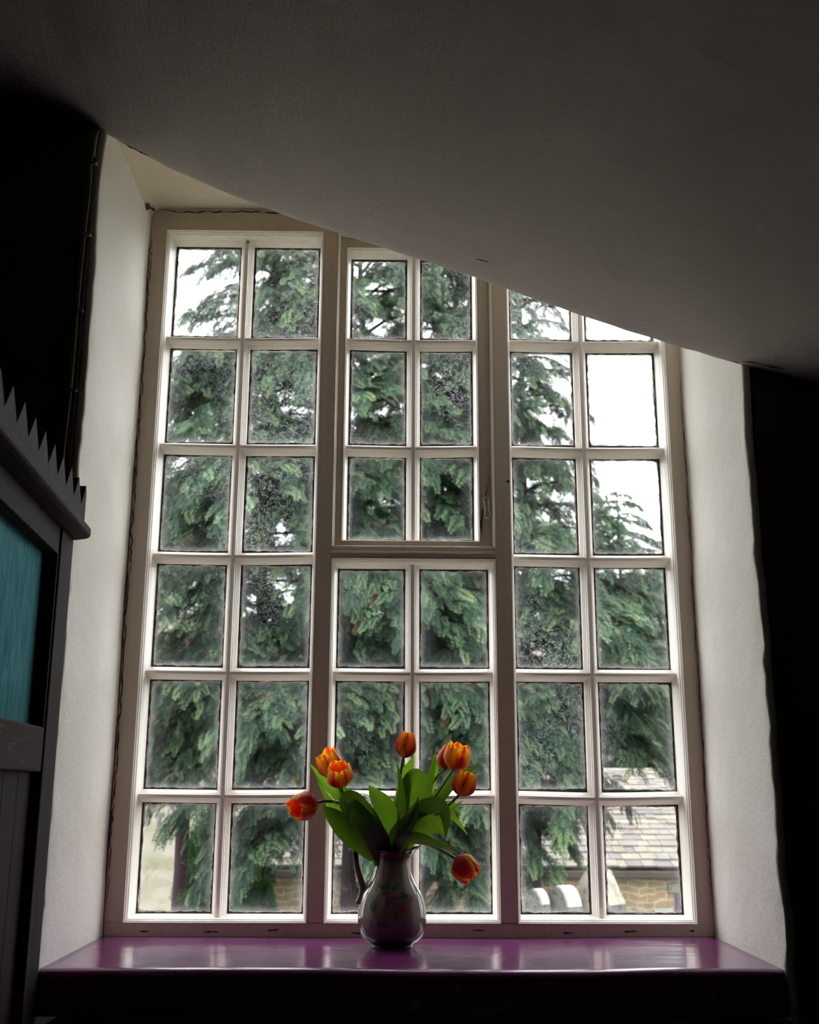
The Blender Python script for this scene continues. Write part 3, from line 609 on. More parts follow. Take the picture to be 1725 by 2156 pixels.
# ================================================================ tulips
LEAVES = [
 ('a',[(-0.0193, -0.23, 1.1928), (-0.0487, -0.21, 1.2439), (-0.1016, -0.2, 1.288), (-0.1431, -0.2, 1.3272), (-0.1753, -0.21, 1.366)],0.0142,20,0.25),
 ('a',[(-0.0192, -0.24, 1.1932), (-0.0588, -0.26, 1.2317), (-0.1101, -0.26, 1.2749), (-0.1362, -0.26, 1.3076), (-0.1559, -0.26, 1.3372)],0.0142,-50,0.5),
 ('c',[(-0.0164, -0.24, 1.1906), (-0.0416, -0.26, 1.2049), (-0.0808, -0.27, 1.2293), (-0.1148, -0.27, 1.2561), (-0.1418, -0.26, 1.2797)],0.0299,-8,0.2),
 ('c',[(-0.0193, -0.23, 1.1928), (-0.0651, -0.23, 1.2225), (-0.1054, -0.225, 1.2441), (-0.1303, -0.22, 1.2604), (-0.1464, -0.22, 1.2769)],0.0164,10,0.2),
 ('b',[(-0.0164, -0.25, 1.2018), (-0.0415, -0.29, 1.2381), (-0.0693, -0.305, 1.2757), (-0.0857, -0.315, 1.2891), (-0.0892, -0.325, 1.2759), (-0.0782, -0.33, 1.2327)],0.0246,12,0.12),
 ('b',[(-0.0137, -0.24, 1.2014), (-0.0334, -0.27, 1.2375), (-0.0557, -0.29, 1.2675), (-0.0752, -0.3, 1.289), (-0.0839, -0.295, 1.297)],0.0164,-40,0.3),
 ('d',[(-0.0081, -0.22, 1.2005), (-0.0172, -0.2, 1.2382), (-0.0352, -0.18, 1.274), (-0.0561, -0.175, 1.2993), (-0.0824, -0.175, 1.2978)],0.0164,75,0.1),
 ('d',[(-0.0052, -0.24, 1.196), (-0.0027, -0.27, 1.2376), (-0.017, -0.28, 1.2756), (-0.0339, -0.285, 1.2999), (-0.0467, -0.29, 1.3194)],0.0246,18,0.25),
 ('b',[(-0.0109, -0.23, 1.1955), (-0.0222, -0.26, 1.2238), (-0.0392, -0.27, 1.2483), (-0.059, -0.27, 1.2693)],0.0164,-15,0.3),
 ('d',[(0.0118, -0.23, 1.1983), (0.0175, -0.26, 1.2455), (0.0172, -0.265, 1.2891), (0.015, -0.26, 1.333), (0.011, -0.255, 1.3685)],0.0104,35,0.7),
 ('d',[(0.0133, -0.21, 1.2001), (0.0217, -0.18, 1.2714), (0.0288, -0.17, 1.3339), (0.039, -0.17, 1.3598), (0.0487, -0.17, 1.3815)],0.0164,10,0.2),
 ('e',[(0.009, -0.21, 1.1946), (0.0218, -0.185, 1.2434), (0.0407, -0.175, 1.294), (0.0551, -0.18, 1.3339), (0.0577, -0.195, 1.3508), (0.0574, -0.23, 1.3536)],0.0321,-12,0.15),
 ('e',[(0.0146, -0.24, 1.1961), (0.0367, -0.26, 1.2375), (0.0616, -0.27, 1.2893), (0.0784, -0.275, 1.3413), (0.0918, -0.28, 1.3895)],0.0164,28,0.5),
 ('e',[(0.0261, -0.21, 1.2166), (0.0667, -0.19, 1.2773), (0.09, -0.19, 1.334), (0.101, -0.19, 1.3869)],0.0104,20,0.3),
 ('e',[(0.0172, -0.26, 1.2024), (0.0307, -0.29, 1.2304), (0.047, -0.3, 1.2627), (0.0551, -0.305, 1.2982)],0.0142,-20,0.5),
 ('f',[(0.0147, -0.21, 1.1973), (0.0493, -0.19, 1.2381), (0.0933, -0.18, 1.2886), (0.1374, -0.18, 1.3343), (0.1907, -0.18, 1.3632)],0.0179,10,0.25),
 ('f',[(0.0262, -0.2, 1.2052), (0.0848, -0.17, 1.2658), (0.1296, -0.16, 1.3229), (0.1745, -0.16, 1.3722)],0.009,10,0.25),
 ('g',[(0.0061, -0.24, 1.1974), (0.0282, -0.27, 1.2243), (0.0613, -0.285, 1.241), (0.0915, -0.295, 1.2388), (0.1078, -0.3, 1.2204)],0.0284,-5,0.12),
 ('g',[(0.0089, -0.23, 1.201), (0.0474, -0.28, 1.2623), (0.0856, -0.305, 1.2817), (0.1029, -0.32, 1.274), (0.1095, -0.325, 1.2503), (0.1082, -0.325, 1.2135)],0.0172,8,0.2),
 ('h',[(0.0061, -0.26, 1.1957), (0.028, -0.29, 1.2131), (0.0607, -0.31, 1.2141), (0.0961, -0.315, 1.2026), (0.136, -0.31, 1.1881)],0.0131,-30,0.3),
 ('g',[(0.0175, -0.22, 1.2087), (0.0428, -0.23, 1.2558), (0.0681, -0.24, 1.278), (0.0938, -0.24, 1.285), (0.118, -0.24, 1.2865)],0.0127,50,0.3),
 ('f',[(0.0147, -0.21, 1.2028), (0.0696, -0.19, 1.2521), (0.1103, -0.19, 1.2719), (0.1392, -0.19, 1.2496), (0.1613, -0.19, 1.219)],0.0104,30,0.5),
 ('f',[(0.0147, -0.21, 1.2028), (0.0699, -0.18, 1.2603), (0.123, -0.17, 1.283), (0.1405, -0.17, 1.2717), (0.1507, -0.17, 1.2542)],0.0082,30,0.4),
 ('f',[(0.0173, -0.24, 1.2042), (0.0679, -0.25, 1.2454), (0.116, -0.25, 1.2674), (0.1509, -0.24, 1.2908)],0.009,-20,0.5),
 ('b',[(-0.011, -0.21, 1.2), (-0.0493, -0.19, 1.2545), (-0.0907, -0.185, 1.2936), (-0.1085, -0.185, 1.3076), (-0.1189, -0.185, 1.3161)],0.0179,15,0.2),
 ('a',[(-0.0167, -0.21, 1.1972), (-0.0608, -0.195, 1.2546), (-0.1025, -0.19, 1.3105), (-0.1313, -0.19, 1.3621)],0.0112,15,0.3),
 ('c',[(-0.0138, -0.22, 1.195), (-0.0312, -0.2, 1.2022), (-0.0397, -0.2, 1.1926), (-0.0366, -0.2, 1.178)],0.0075,15,0.3),
]
TULIPS = [
 ('a',[(-0.0165, -0.22, 1.1868), (-0.0545, -0.21, 1.2439), (-0.0899, -0.205, 1.2881), (-0.1107, -0.205, 1.3161), (-0.1198, -0.205, 1.34)],(-0.38, -0.3, 0.87)),
 ('b',[(-0.0136, -0.24, 1.1879), (-0.0474, -0.27, 1.2375), (-0.0813, -0.28, 1.278), (-0.0954, -0.285, 1.2996), (-0.1028, -0.285, 1.3181)],(-0.12, -0.5, 0.86)),
 ('c',[(-0.0177, -0.25, 1.1884), (-0.059, -0.26, 1.2452), (-0.0989, -0.26, 1.2804), (-0.1301, -0.26, 1.2871), (-0.1554, -0.26, 1.2843)],(-0.8, -0.55, -0.22)),
 ('d',[(-0.0023, -0.23, 1.1874), (0.0129, -0.22, 1.2444), (0.0154, -0.22, 1.2998), (0.0189, -0.22, 1.3418), (0.0251, -0.22, 1.3771)],(0.22, -0.1, 0.97)),
 ('e',[(0.0048, -0.21, 1.1864), (0.0491, -0.195, 1.2661), (0.0842, -0.19, 1.3197), (0.1017, -0.19, 1.3426), (0.1164, -0.19, 1.3526)],(0.12, 0.1, 0.98)),
 ('f',[(0.0076, -0.23, 1.1874), (0.0596, -0.24, 1.256), (0.0938, -0.24, 1.3002), (0.1139, -0.24, 1.3308), (0.1298, -0.24, 1.3518)],(0.28, -0.22, 0.93)),
 ('g',[(0.0048, -0.24, 1.1879), (0.0479, -0.26, 1.2375), (0.0841, -0.27, 1.2568), (0.1151, -0.27, 1.2786), (0.1392, -0.27, 1.3005)],(0.4, -0.12, 0.88)),
 ('h',[(0.0061, -0.26, 1.189), (0.0281, -0.28, 1.2087), (0.0667, -0.29, 1.2066), (0.1052, -0.295, 1.1911), (0.1285, -0.295, 1.178)],(0.62, -0.12, -0.62)),
]
TLAB = {'a': 'orange and yellow tulip at upper left, behind the dark-throated open one',
 'b': 'wide open tulip with dark throat, facing front on a short left stem',
 'c': 'pink-red tulip leaning far left, lowest on the left side of the jug',
 'd': 'upright orange-red tulip rising above the middle of the jug, highest of all',
 'e': 'red tulip tucked behind the biggest yellow-topped bloom at upper right',
 'f': 'biggest yellow-topped tulip at upper right, in front of another red bloom',
 'g': 'orange tulip on the right, just below the biggest yellow-topped bloom',
 'h': 'drooping crimson tulip hanging head-down beside the jug lip on the right'}
BL = {'a': (.0255, .055, .92), 'b': (.0250, .050, .95), 'c': (.0270, .054, .85), 'd': (.0225, .055, .50), 'e': (.0235, .052, .5), 'f': (.0270, .056, .90), 'g': (.0250, .052, .70), 'h': (.0262, .056, .78)}
def make_leaf(spine, w, roll, cup, parent):
    n = 26; m = 7; P = cr_spline(spine, n); V = []; F = []; U = []
    sd = rnd.random()*20; pb = None
    for i, p in enumerate(P):
        t = i/(n-1); T = (P[min(i+1, n-1)]-P[max(i-1, 0)]).normalized()
        b = T.cross(Vector((0, -1, 0)))
        if b.length < .15 and pb is not None: b = pb
        b = (b-T*b.dot(T)).normalized()
        if pb is not None and b.dot(pb) < 0: b = -b
        if pb is not None: b = (b*.5+pb*.5); b = (b-T*b.dot(T)).normalized()
        pb = b.copy(); nn = T.cross(b)
        ww = w*(.42+.58*math.sin(math.pi*min(1, (t/.95))**.85)**.9 if t < .5 else max(.0, math.sin(math.pi*(.5+(t-.5)*1.0)))**.72)*(1 if t > .05 else .9)
        if t >= .5: ww = w*max(0.004, 1-((t-.5)/.5)**1.7)
        rot = R(roll*(.5+.7*t)); bb = b*math.cos(rot)+nn*math.sin(rot); n2 = nn*math.cos(rot)-b*math.sin(rot)
        for j in range(m):
            s = j/(m-1)*2-1
            off = n2*(cup*ww*(s*s)*(-1)+ns(t*6, s*2, sd)*.0012*(1 if abs(s) > .5 else .3))
            V.append(p+bb*(s*ww)+off); U.append((j/(m-1), t))
    for i in range(n-1):
        for j in range(m-1): F.append((i*m+j, i*m+j+1, (i+1)*m+j+1, (i+1)*m+j))
    return mesh('leaf', V, F, M['leaf'], parent, True, uv=U)
def bloom(parent, base, axis, Rm, H, op, seed, pm='petal'):
    Zx = Vector(axis).normalized(); X = Zx.cross(Vector((.3, .9, .1))).normalized(); Y = Zx.cross(X)
    rg = random.Random(seed); base = Vector(base)
    for k in range(6):
        inner = k % 2; ph = k*math.pi/3+seed*.7+rg.uniform(-.08, .08); rs = (.88 if inner else 1.0)*rg.uniform(.97, 1.04); hh = H*(.97 if inner else 1.0)*rg.uniform(.93, 1.06)
        topr = op*rg.uniform(.82, 1.12); W = .98 if inner else 1.06
        n, m = 15, 9; V = []; F = []; U = []; sd = rg.random()*30
        for i in range(n+1):
            s = i/n
            # egg profile: radius against height
            if s < .45: r = Rm*rs*(.16+.84*math.sin(s/.45*math.pi/2)**.75)
            else: r = Rm*rs*(1-(1-topr)*((s-.45)/.55)**1.7)
            z = hh*(s**1.12)*(1-.05*s)
            wid = math.pi*.40*W*(math.sin(math.pi*min(.9999, .06+s*.90)**1.0)**.36)
            
            r0 = r/(Rm)
            for j in range(m):
                q = j/(m-1)*2-1; a_ = ph+q*wid*.98/max(.55, r0)*.86
                rr = r*(1-.05*q*q*(1 if s > .4 else 0))+ns(q*2, s*3, sd)*.0016*s + (.0022*(1-abs(q)) if abs(q) < .25 else 0)*math.sin(math.pi*s)
                zz = z-hh*.16*abs(q)**2.2*s**3+ns(q*3, s*2, sd+5)*.0012*s
                V.append(base+Zx*zz+(X*math.cos(a_)+Y*math.sin(a_))*rr); U.append((j/(m-1), s))
        for i in range(n):
            for j in range(m-1): F.append((i*m+j, i*m+j+1, (i+1)*m+j+1, (i+1)*m+j))
        mesh('petal', V, F, M[pm], parent, True, uv=U)
    b = MB(); q = lambda x, y, z: base+X*x+Y*y+Zx*z
    b.tube([q(0, 0, .002), q(0, 0, H*.42)], [.003, .0034], 8)
    for k in range(6): th = k*math.pi/3; b.tube([q(.003*math.cos(th), .003*math.sin(th), .004), q(.0075*math.cos(th), .0075*math.sin(th), H*.28), q(.0085*math.cos(th), .0085*math.sin(th), H*.42)], [.001, .0018, .0016], 6)
    b.build('stamens', M['throat'], parent, True)
    # green receptacle under the petals
    return
def jug_in(p):
    v = Vector(p); return v
for k, sp, ax in TULIPS:
    root = Vector((JC[0]+.35*(sp[0][0]-JC[0]), JC[1]+(sp[0][1]-JC[1])*.2, JC[2]+.035))
    tl = empty('tulip', tuple(root)); tag(tl, TLAB[k], 'flower', 'tulips in the jug')
    lip = Vector((JC[0]+max(-.022, min(.022, (sp[0][0]-JC[0]))), JC[1]+max(-.02, min(.02, sp[0][1]-JC[1])), JC[2]+.178))
    pts = [root, lip]+[Vector(p) for p in sp[1:]]
    P = cr_spline(pts, 50); MB().tube(P, [.0026+.0006*(i/49) for i in range(50)], 8).build('stem', M['stem'], tl, True)
    Rm, H, op = BL[k]; Rm *= 1.05; H *= 1.04; bloom(tl, Vector(sp[-1])-Vector(ax).normalized()*.001, ax, Rm, H, op, ord(k)-96, 'petal_pink' if k in 'ch' else 'petal')
    for kk, ls, w, roll, cup in LEAVES:
        if kk != k: continue
        first = Vector(ls[0]); lp = Vector((JC[0]+max(-.024, min(.024, first.x-JC[0])), JC[1]+max(-.022, min(.022, first.y-JC[1])), JC[2]+.176))
        make_leaf([lp-Vector((0, 0, .03)), lp]+[Vector(p) for p in ls[1:]], w*.98, roll, cup, tl)
# ================================================================ outside
# ground and hillside
V = []; F = []; nx, ny = 90, 70
for j in range(ny+1):
    y = .6+(j/ny)**2*150
    for i in range(nx+1):
        x = (i/nx-.5)*(30+y*1.6)
        z = -1.5
        if y > 22: z += (y-22)*.30*(1-.12*math.tanh(x/30))+ns(x*.05, y*.05, 1)*min(3, (y-22)*.12)+ns(x*.3, y*.3, 2)*min(.7, (y-22)*.05)
        if y > 60: z = z-(y-60)*.20
        z += ns(x*.5, y*.5)*.06
        V.append((x, y, z))
for j in range(ny):
    for i in range(nx): a = j*(nx+1)+i; F.append((a, a+1, a+nx+2, a+nx+1))
fm = [1 if (F_[0]//(nx+1))/ny > .36 else 0 for F_ in F]
gnd = mesh('ground', V, F, None, smooth=True, mats=[M['grass'], M['hill']], fm=fm); gnd['kind'] = 'structure'
# ---- church hall
hall = empty('church_hall', (3.5, 15, -1.6))
tag(hall, 'low rubble stone hall with a stone slate roof beyond the churchyard tree', 'building')
HX0, HX1, HY, HE = -2.3, 9.0, 15.0, .11
b = MB(); b.box(HX0, HX1, HY, HY+7.4, -1.7, HE-.02)
gv = [(HX0, HY, HE-.02), (HX0, HY+7.4, HE-.02), (HX0, HY+3.7, 1.55), (HX1, HY, HE-.02), (HX1, HY+7.4, HE-.02), (HX1, HY+3.7, 1.55)]
b.add(gv, [(0, 1, 2), (3, 5, 4), (0, 2, 5, 3), (1, 4, 5, 2)]); b.build('wall', M['stonewall'], hall)
b = MB(); rs = random.Random(3); sl = math.atan2(1.50, 3.78); y = 0; L = math.hypot(1.50, 3.78)
d = 0; row = 0
while d < L:
    hgt = .25-.13*(d/L); x = HX0-.15-rs.random()*.2
    while x < HX1+.15:
        wdt = rs.uniform(.13, .30)
        T = Matrix.Translation((x, HY-.10, HE+.03)) @ Matrix.Rotation(sl, 4, 'X') @ Matrix.Translation((0, d, rs.uniform(0, .014)+.035)) @ Matrix.Rotation(-.07, 4, 'X')
        u = rs.random(); nb = len(b.V); b.box(0, wdt-.008, rs.uniform(-.012, .012), hgt*1.35, 0, .028, 0, T)
        for i in range(nb, len(b.V)): b.U[i] = (u+.001, .5)
        x += wdt
    d += hgt; row += 1
b.build('roof', M['slate'], hall)
b = MB(); b.box(HX0-.1, HX1+.1, HY+3.52, HY+3.85, 1.55, 1.66, .02); b.build('ridge', M['lichen'], hall)
b = MB(); b.box(HX0-.1, HX1+.1, HY-.16, HY-.03, HE-.085, HE+.02, .015); b.build('gutter', M['gutter'], hall)
for x0, x1, z0, z1 in ((.40, .535, -.95, .06), (4.33, 4.85, -1.0, -.19)):
    w = MB(); w.box(x0, x1, HY-.012, HY+.05, z0, z1); w = w.build('window', M['darkpane'], hall)
    MB().box(x0-.10, x1+.10, HY-.03, HY+.05, z1, z1+.13, .01).build('lintel', M['lichen'], hall)
MB().box(4.0, 4.30, HY-.03, HY+.05, -1.5, -.42, .01).build('door_jamb', M['palestone'], hall)
# ---- gravestones
def prism(profile, depth, bev=.008):
    """profile in x,z (front at y=0), extruded to y=depth"""
    bm = bmesh.new(); a = [bm.verts.new((x, 0, z)) for x, z in profile]; c = [bm.verts.new((x, depth, z)) for x, z in profile]; n = len(a)
    bm.faces.new(a); bm.faces.new(c[::-1])
    for i in range(n): bm.faces.new((a[i], c[i], c[(i+1) % n], a[(i+1) % n]))
    bmesh.ops.recalc_face_normals(bm, faces=bm.faces)
    bmesh.ops.bevel(bm, geom=[e for e in bm.edges if e.calc_face_angle(0) > .6], offset=bev, segments=2, affect='EDGES')
    bm.verts.index_update(); V = [v.co.copy() for v in bm.verts]; F = [tuple(v.index for v in f.verts) for f in bm.faces]; bm.free(); return V, F
def arch(w, h, hs, n=12): return [(-w/2, 0), (w/2, 0), (w/2, hs)]+[(w/2*math.cos(math.pi*i/n), hs+(h-hs)*math.sin(math.pi*i/n)) for i in range(1, n)]+[(-w/2, hs)]
GZ = -1.6
def grave(profile, depth, loc, rz, mat, label, base=None, tan=False):
    V, F = prism(profile, depth); T = Matrix.Translation(loc) @ Matrix.Rotation(R(rz), 4, 'Z')
    g = empty('gravestone', loc); tag(g, label, 'gravestone')
    nf = len(F); Tn = T.to_3x3(); fm = []
    for f in F:
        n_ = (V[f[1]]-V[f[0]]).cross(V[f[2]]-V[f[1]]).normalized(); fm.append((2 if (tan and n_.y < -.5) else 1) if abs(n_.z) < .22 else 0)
    mesh('stone', [T @ v for v in V], F, None, g, mats=[M[mat], M['shadeface'], M['tanface']], fm=fm)
    if base:
        w, dd, hh, m2 = base; b = MB(); b.box(-w/2, w/2, -.04, dd, 0, hh, .01, T); b.build('base', M[m2], g)
    return g
zt = lambda z: z-GZ
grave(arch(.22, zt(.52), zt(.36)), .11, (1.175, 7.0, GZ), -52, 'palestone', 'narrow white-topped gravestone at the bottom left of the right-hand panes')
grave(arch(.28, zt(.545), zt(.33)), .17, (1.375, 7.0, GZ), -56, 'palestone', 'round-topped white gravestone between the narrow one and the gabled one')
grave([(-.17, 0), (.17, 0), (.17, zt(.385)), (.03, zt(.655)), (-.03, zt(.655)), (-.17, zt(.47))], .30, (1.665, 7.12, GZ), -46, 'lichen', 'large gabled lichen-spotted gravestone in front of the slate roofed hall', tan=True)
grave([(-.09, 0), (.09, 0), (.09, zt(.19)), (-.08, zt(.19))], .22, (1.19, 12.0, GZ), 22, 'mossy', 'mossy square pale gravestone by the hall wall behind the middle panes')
# ---- conifers
def frond_template(seed):
    g = np.random.default_rng(seed); V = []; T = []; Q = []
    def dia(p, dr, ln, w, c0, c1):
        dr = dr/np.linalg.norm(dr); sd = np.array([-dr[1], dr[0], 0.]); b = len(V)
        tipz = np.array([0, 0, -ln*ln*.35])
        V.extend([p-sd*w*.55+dr*ln*.08, p+sd*w*.55+dr*ln*.08, p+dr*ln+tipz]); T.extend([c0, c0, c1]); Q.append((b, b+1, b+2))
    def ax(u): return np.array([.06*math.sin(u*3+seed), u, -.32*u*u])
    for i in range(5):
        u0 = i/5; p = ax(u0); q = ax(u0+.25); dia(p, q-p, .26, .024, u0*.5, u0*.5+.1)
    K = 8
    for i in range(K):
        u = .08+.86*i/K; p = ax(u)
        for s in (-1, 1):
            ln = (.10+.36*(1-u)**.8)*g.uniform(.8, 1.15); an = R(g.uniform(38, 55)); dr = np.array([s*math.sin(an), math.cos(an), g.uniform(-.25, .05)])
            dia(p, dr, ln, .036, .15+.3*u, .8+.2*u)
            for m in (.28, .50, .72):
                if ln < .16 and m > .35: continue
                pp = p+dr*ln*m
                for t in (-1, 1):
                    a2 = an*s+t*R(42); d2 = np.array([math.sin(a2), math.cos(a2), dr[2]*1.3]); dia(pp, d2, ln*.45*(1.1-m)+.04, .036, .3+.2*u, .75+.25*g.random())
    return np.array(V), np.array(T), np.array(Q)
TEMPL = [frond_template(s) for s in range(5)]
def foliage_mesh(name, pos, yd, nd, scale, mat, seed):
    """merge leafy sprays (position, growth direction, facing) into one mesh datablock"""
    g = np.random.default_rng(seed); Vs, Qs, Us = [], [], []; base = 0
    yd = yd/np.linalg.norm(yd, axis=1)[:, None]; xd = np.cross(yd, nd); xd /= np.linalg.norm(xd, axis=1)[:, None]+1e-9; zd = np.cross(xd, yd)
    pick = g.integers(0, len(TEMPL), len(pos))
    for t, (V, T, Q) in enumerate(TEMPL):
        ix = np.where(pick == t)[0]
        if not len(ix): continue
        P = pos[ix][:, None, :]+scale[ix][:, None, None]*(V[None, :, 0:1]*xd[ix][:, None, :]+V[None, :, 1:2]*yd[ix][:, None, :]+V[None, :, 2:3]*zd[ix][:, None, :])
        Vs.append(P.reshape(-1, 3)); n = len(V); Qs.append((Q[None]+np.arange(len(ix))[:, None, None]*n+base).reshape(-1, 3)); base += n*len(ix)
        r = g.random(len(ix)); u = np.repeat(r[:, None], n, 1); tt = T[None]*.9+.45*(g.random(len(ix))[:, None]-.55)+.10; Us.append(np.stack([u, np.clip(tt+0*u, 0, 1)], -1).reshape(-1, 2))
    V = np.concatenate(Vs); Q = np.concatenate(Qs); U = np.concatenate(Us)
    me = bpy.data.meshes.new(name); me.vertices.add(len(V)); me.vertices.foreach_set('co', V.astype(np.float32).ravel())
    me.loops.add(Q.size); me.loops.foreach_set('vertex_index', Q.astype(np.int32).ravel()); me.polygons.add(len(Q)); me.polygons.foreach_set('loop_start', (np.arange(len(Q))*3).astype(np.int32))
    l = me.uv_layers.new(name='UVMap'); l.data.foreach_set('uv', U[Q.ravel()].astype(np.float32).ravel())
    me.materials.append(M[mat]); me.update(calc_edges=True); return me
def bough_mesh(seed, fs, nsub, per):
    """one drooping bough, unit length along +y, hung with sprays"""
    g = np.random.default_rng(seed); P, Y, Nn, Sc = [], [], [], []; lift = g.uniform(.20, .40); droop = g.uniform(.22, .42); bend = g.uniform(-.12, .12)
    def bp(s): return np.array([bend*s*s, s, lift*s-(droop+lift)*s*s])
    for j in range(nsub):
        s0 = .16+.82*(j+g.uniform(0, .8))/nsub; sd = 1 if j % 2 else -1; L = (.52*(1.06-s0)+.13)*g.uniform(.8, 1.15); o = bp(s0); a = R(g.uniform(32, 62)); d0 = np.array([sd*math.sin(a), math.cos(a), g.uniform(-.15, .12)])
        if j >= nsub-2: d0 = np.array([g.uniform(-.2, .2), 1, -.4])
        for k in range(per):
            t = (k+g.random())/per; p = o+d0*L*t+np.array([0, 0, -L*.55*t*t])+g.normal(0, .018, 3); sd2 = 1 if k % 2 else -1
            d = d0*.9+np.array([0, 0, -.9*t-.15])+np.cross(d0, [0, 0, 1])*sd2*g.uniform(.2, .9)+g.normal(0, .12, 3)
            P.append(p); Y.append(d); Nn.append(np.array([0, .7, 1.])*g.uniform(.5, 1)+g.normal(0, .22, 3)); Sc.append(fs*g.uniform(.7, 1.25)*(1-.25*t))
    return foliage_mesh('bough', np.array(P), np.array(Y), np.array(Nn), np.array(Sc), 'cypress', seed)
FAM = {.085: [bough_mesh(100+k, .088, 20, 24) for k in range(5)], .13: [bough_mesh(200+k, .135, 15, 17) for k in range(5)], .19: [bough_mesh(300+k, .19, 12, 13) for k in range(4)]}
def conifer(name, x, y, z0, z1, radius, nb, label, seed, sc=.19, front=105, trunk_r=.10, hpow=1.0, hmin=0.0):
    """radius(h, side) = crown radius at relative height h"""
    g = np.random.default_rng(seed); t = empty(name, (x, y, -1.6)); tag(t, label, 'tree'); tr = MB()
    for b in range(nb):
        h = hmin+(1-hmin)*((b+g.random())/nb)**hpow; az = ((b*137.5) % (2*front))-front+g.uniform(-9, 9); a = R(az)
        rr = radius(h, math.sin(a))*g.uniform(.86, 1.06)
        p0 = Vector((x, y, z0+(z1-z0)*h)); fam = min(FAM, key=lambda f: abs(math.log(f/(sc/rr)))); me = FAM[fam][int(g.integers(0, len(FAM[fam])))]
        o = bpy.data.objects.new('bough', me); C.objects.link(o); o.parent = t; o.location = p0-t.location
        o.rotation_euler = (g.uniform(-.12, .16), g.uniform(-.18, .18), a+math.pi); o.scale = (rr*g.uniform(.85, 1.1), rr, rr*g.uniform(.85, 1.15))
        T = Matrix.Translation(p0) @ o.rotation_euler.to_matrix().to_4x4() @ Matrix.Diagonal((*o.scale, 1))
        tr.tube([T @ Vector((0, s, .30*s-.6*s*s)) for s in (0, .25, .5, .75, .93)], [.024, .018, .012, .008, .004], 5)
    tr.tube([(x+ns(z*.6, seed)*.10, y+ns(z*.5, seed+9)*.08, z) for z in np.linspace(-1.65, z0+(z1-z0)*1.02, 16)], list(np.linspace(trunk_r*1.25, .02, 16)), 12); tr.build('trunk', M['bark'], t, True)
    return t
def ip(tab):
    hs = [a for a, b in tab]; rs_ = [b for a, b in tab]
    return lambda h: float(np.interp(h, hs, rs_))
rl, rr_ = ip([(0, 1.6), (.15, 2.3), (.35, 2.7), (.55, 2.8), (.7, 2.35), (.85, 1.95), (1, 1.2)]), ip([(0, 1.5), (.2, 1.9), (.5, 1.75), (.8, 1.7), (1, 1.2)])
conifer('cypress_tree', -.39, 9.0, .98, 7.6, lambda h, s: rl(h)*max(0, -s)+rr_(h)*max(0, s)+(1-abs(s))*.5*(rl(h)+rr_(h))*(.85), 99, 'broad dark cypress tree filling the left and middle panes', 11)
rb = ip([(0, 1.5), (.12, 2.0), (.32, 1.95), (.45, 1.5), (.6, 1.3), (.8, 1.1), (1, .8)]); rbr = ip([(0, .6), (.10, .9), (.2, 1.8), (.32, 1.95), (.45, 1.30), (.6, .8), (.8, .6), (1, .45)])
conifer('cypress_tree', 1.50, 9.6, .80, 7.8, lambda h, s: rb(h) if s < .1 else rbr(h), 98, 'tall looser cypress tree seen through the right-hand panes against the sky', 12, trunk_r=.07)
rd = ip([(0, 1.5), (.5, 1.7), (.75, 1.3), (1, .8)])
conifer('cypress_tree', -1.75, 12.2, 2.0, 10.0, lambda h, s: rd(h), 80, 'dense cypress tree standing close behind the broad one at the upper left', 14, trunk_r=.09, sc=.24)
rm = ip([(0, 1.8), (.5, 1.6), (1, 1.2)])
conifer('cypress_tree', .75, 13.2, 2.3, 9.4, lambda h, s: rm(h), 70, 'shadowed cypress tree glimpsed between the two front cypresses', 15, trunk_r=.09, sc=.26)
rc = ip([(0, 2.0), (.4, 2.2), (.75, 1.6), (.93, .8), (1, .5)])
conifer('cypress_tree', 5.95, 25.5, 1.6, 9.0, lambda h, s: rc(h), 90, 'smaller pointed cypress tree rising behind the hall at the right edge', 13, trunk_r=.12, sc=.30)
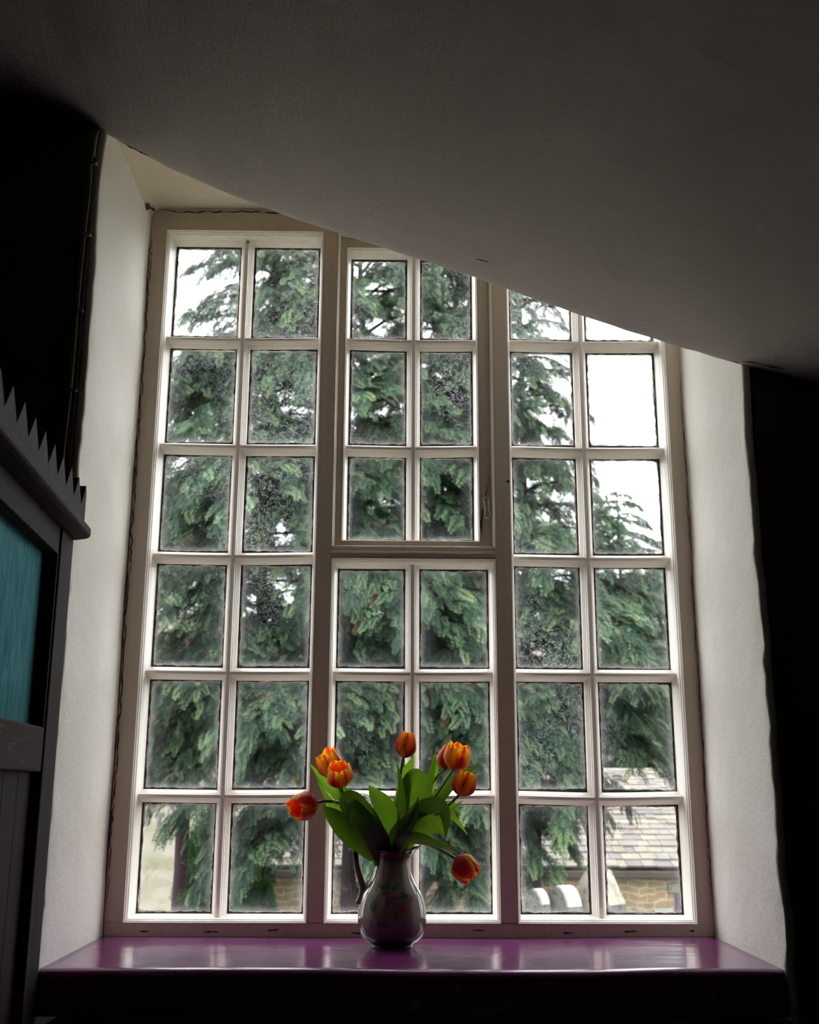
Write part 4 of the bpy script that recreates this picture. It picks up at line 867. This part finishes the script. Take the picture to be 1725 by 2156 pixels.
# left trunk with ivy, and clipped bright green shrubs
t = empty('tree_trunk', (-2.33, 10.2, -1.6)); tag(t, 'bare purplish tree trunk rising behind the bottom left pane', 'tree')
tr = MB(); tr.tube([(-2.33+ns(z)*.02, 10.2, z) for z in np.linspace(-1.65, 3.0, 10)], list(np.linspace(.088, .07, 10)), 12); tr.build('trunk', M['bark'], t, True)
def shrub(x, y, r, z1, label, seed):
    g = np.random.default_rng(seed); t = empty('thuja_shrub', (x, y, -1.6)); tag(t, label, 'shrub', 'upright green shrubs under the trees')
    P, Y, Nn, Sc = [], [], [], []
    for k in range(650):
        h = g.random(); a = g.uniform(0, 2*math.pi); rr = r*math.sin(math.pi*(.15+.85*(1-h)**1.0*.9)/1.05)**.8*g.uniform(.75, 1.0) if h < .97 else .05
        o = np.array([math.sin(a), -math.cos(a), 0.]); P.append(np.array([x, y, -1.5+(z1+1.4)*h])+o*rr); Y.append(o*.35+np.array([0, 0, 1.])+g.normal(0, .15, 3)); Nn.append(o+g.normal(0, .3, 3)); Sc.append(.26*g.uniform(.7, 1.2))
    me = foliage_mesh('foliage', np.array(P)-np.array(t.location), np.array(Y), np.array(Nn), np.array(Sc), 'shrub', seed); o_ = bpy.data.objects.new('foliage', me); C.objects.link(o_); o_.parent = t
    MB().tube([(x, y, -1.65), (x, y, z1-.2)], [.05, .02], 8).build('stem', M['bark'], t, True)
shrub(-2.22, 11.3, .36, .75, 'bright green shrub beside the bare trunk in the bottom left pane', 21)
shrub(-1.72, 11.0, .42, .50, 'rounded bright green shrub low in the second pane from the left', 22)
shrub(-2.45, 13.9, .5, .9, 'darker green shrub standing furthest back of the three shrubs', 23)
# bare hedge bushes on the hillside
def bush(x, y, z, s, seed):
    g = random.Random(seed); t = empty('bare_bush', (x, y, z)); b = MB()
    for k in range(70):
        a = g.uniform(0, 6.28); e = g.uniform(.2, 1.2); l = s*g.uniform(.5, 1); p = Vector((x+g.uniform(-.3, .3)*s, y, z)); d = Vector((math.cos(a)*math.cos(e), math.sin(a)*math.cos(e), math.sin(e)))
        q = p+d*l*.6; r = q+(d+Vector((g.uniform(-.5, .5), g.uniform(-.5, .5), g.uniform(0, .5)))).normalized()*l*.5; b.tube([p, q, r], [.03, .018, .006], 4)
        r2 = q+(d+Vector((g.uniform(-.7, .7), g.uniform(-.5, .5), g.uniform(0, .5)))).normalized()*l*.5; b.tube([q, r2], [.014, .005], 4)
    b.build('twigs', M['bark'], t); tag(t, ['leafless bush on the pale hillside left of the bare trunk', 'leafless bush on the pale hillside above the hall roof', 'leafless bush highest on the hillside at the right edge'][seed-1], 'bush')
def gz(x, y): return -1.5+(y-22)*.30*(1-.12*math.tanh(x/30))+ns(x*.05, y*.05, 1)*min(3, (y-22)*.12)-.1
bush(-8.6, 30, gz(-8.6, 30), 2.6, 1); bush(9.2, 33, gz(9.2, 33), 2.8, 2); bush(11.8, 42, gz(11.8, 42), 3.2, 3)
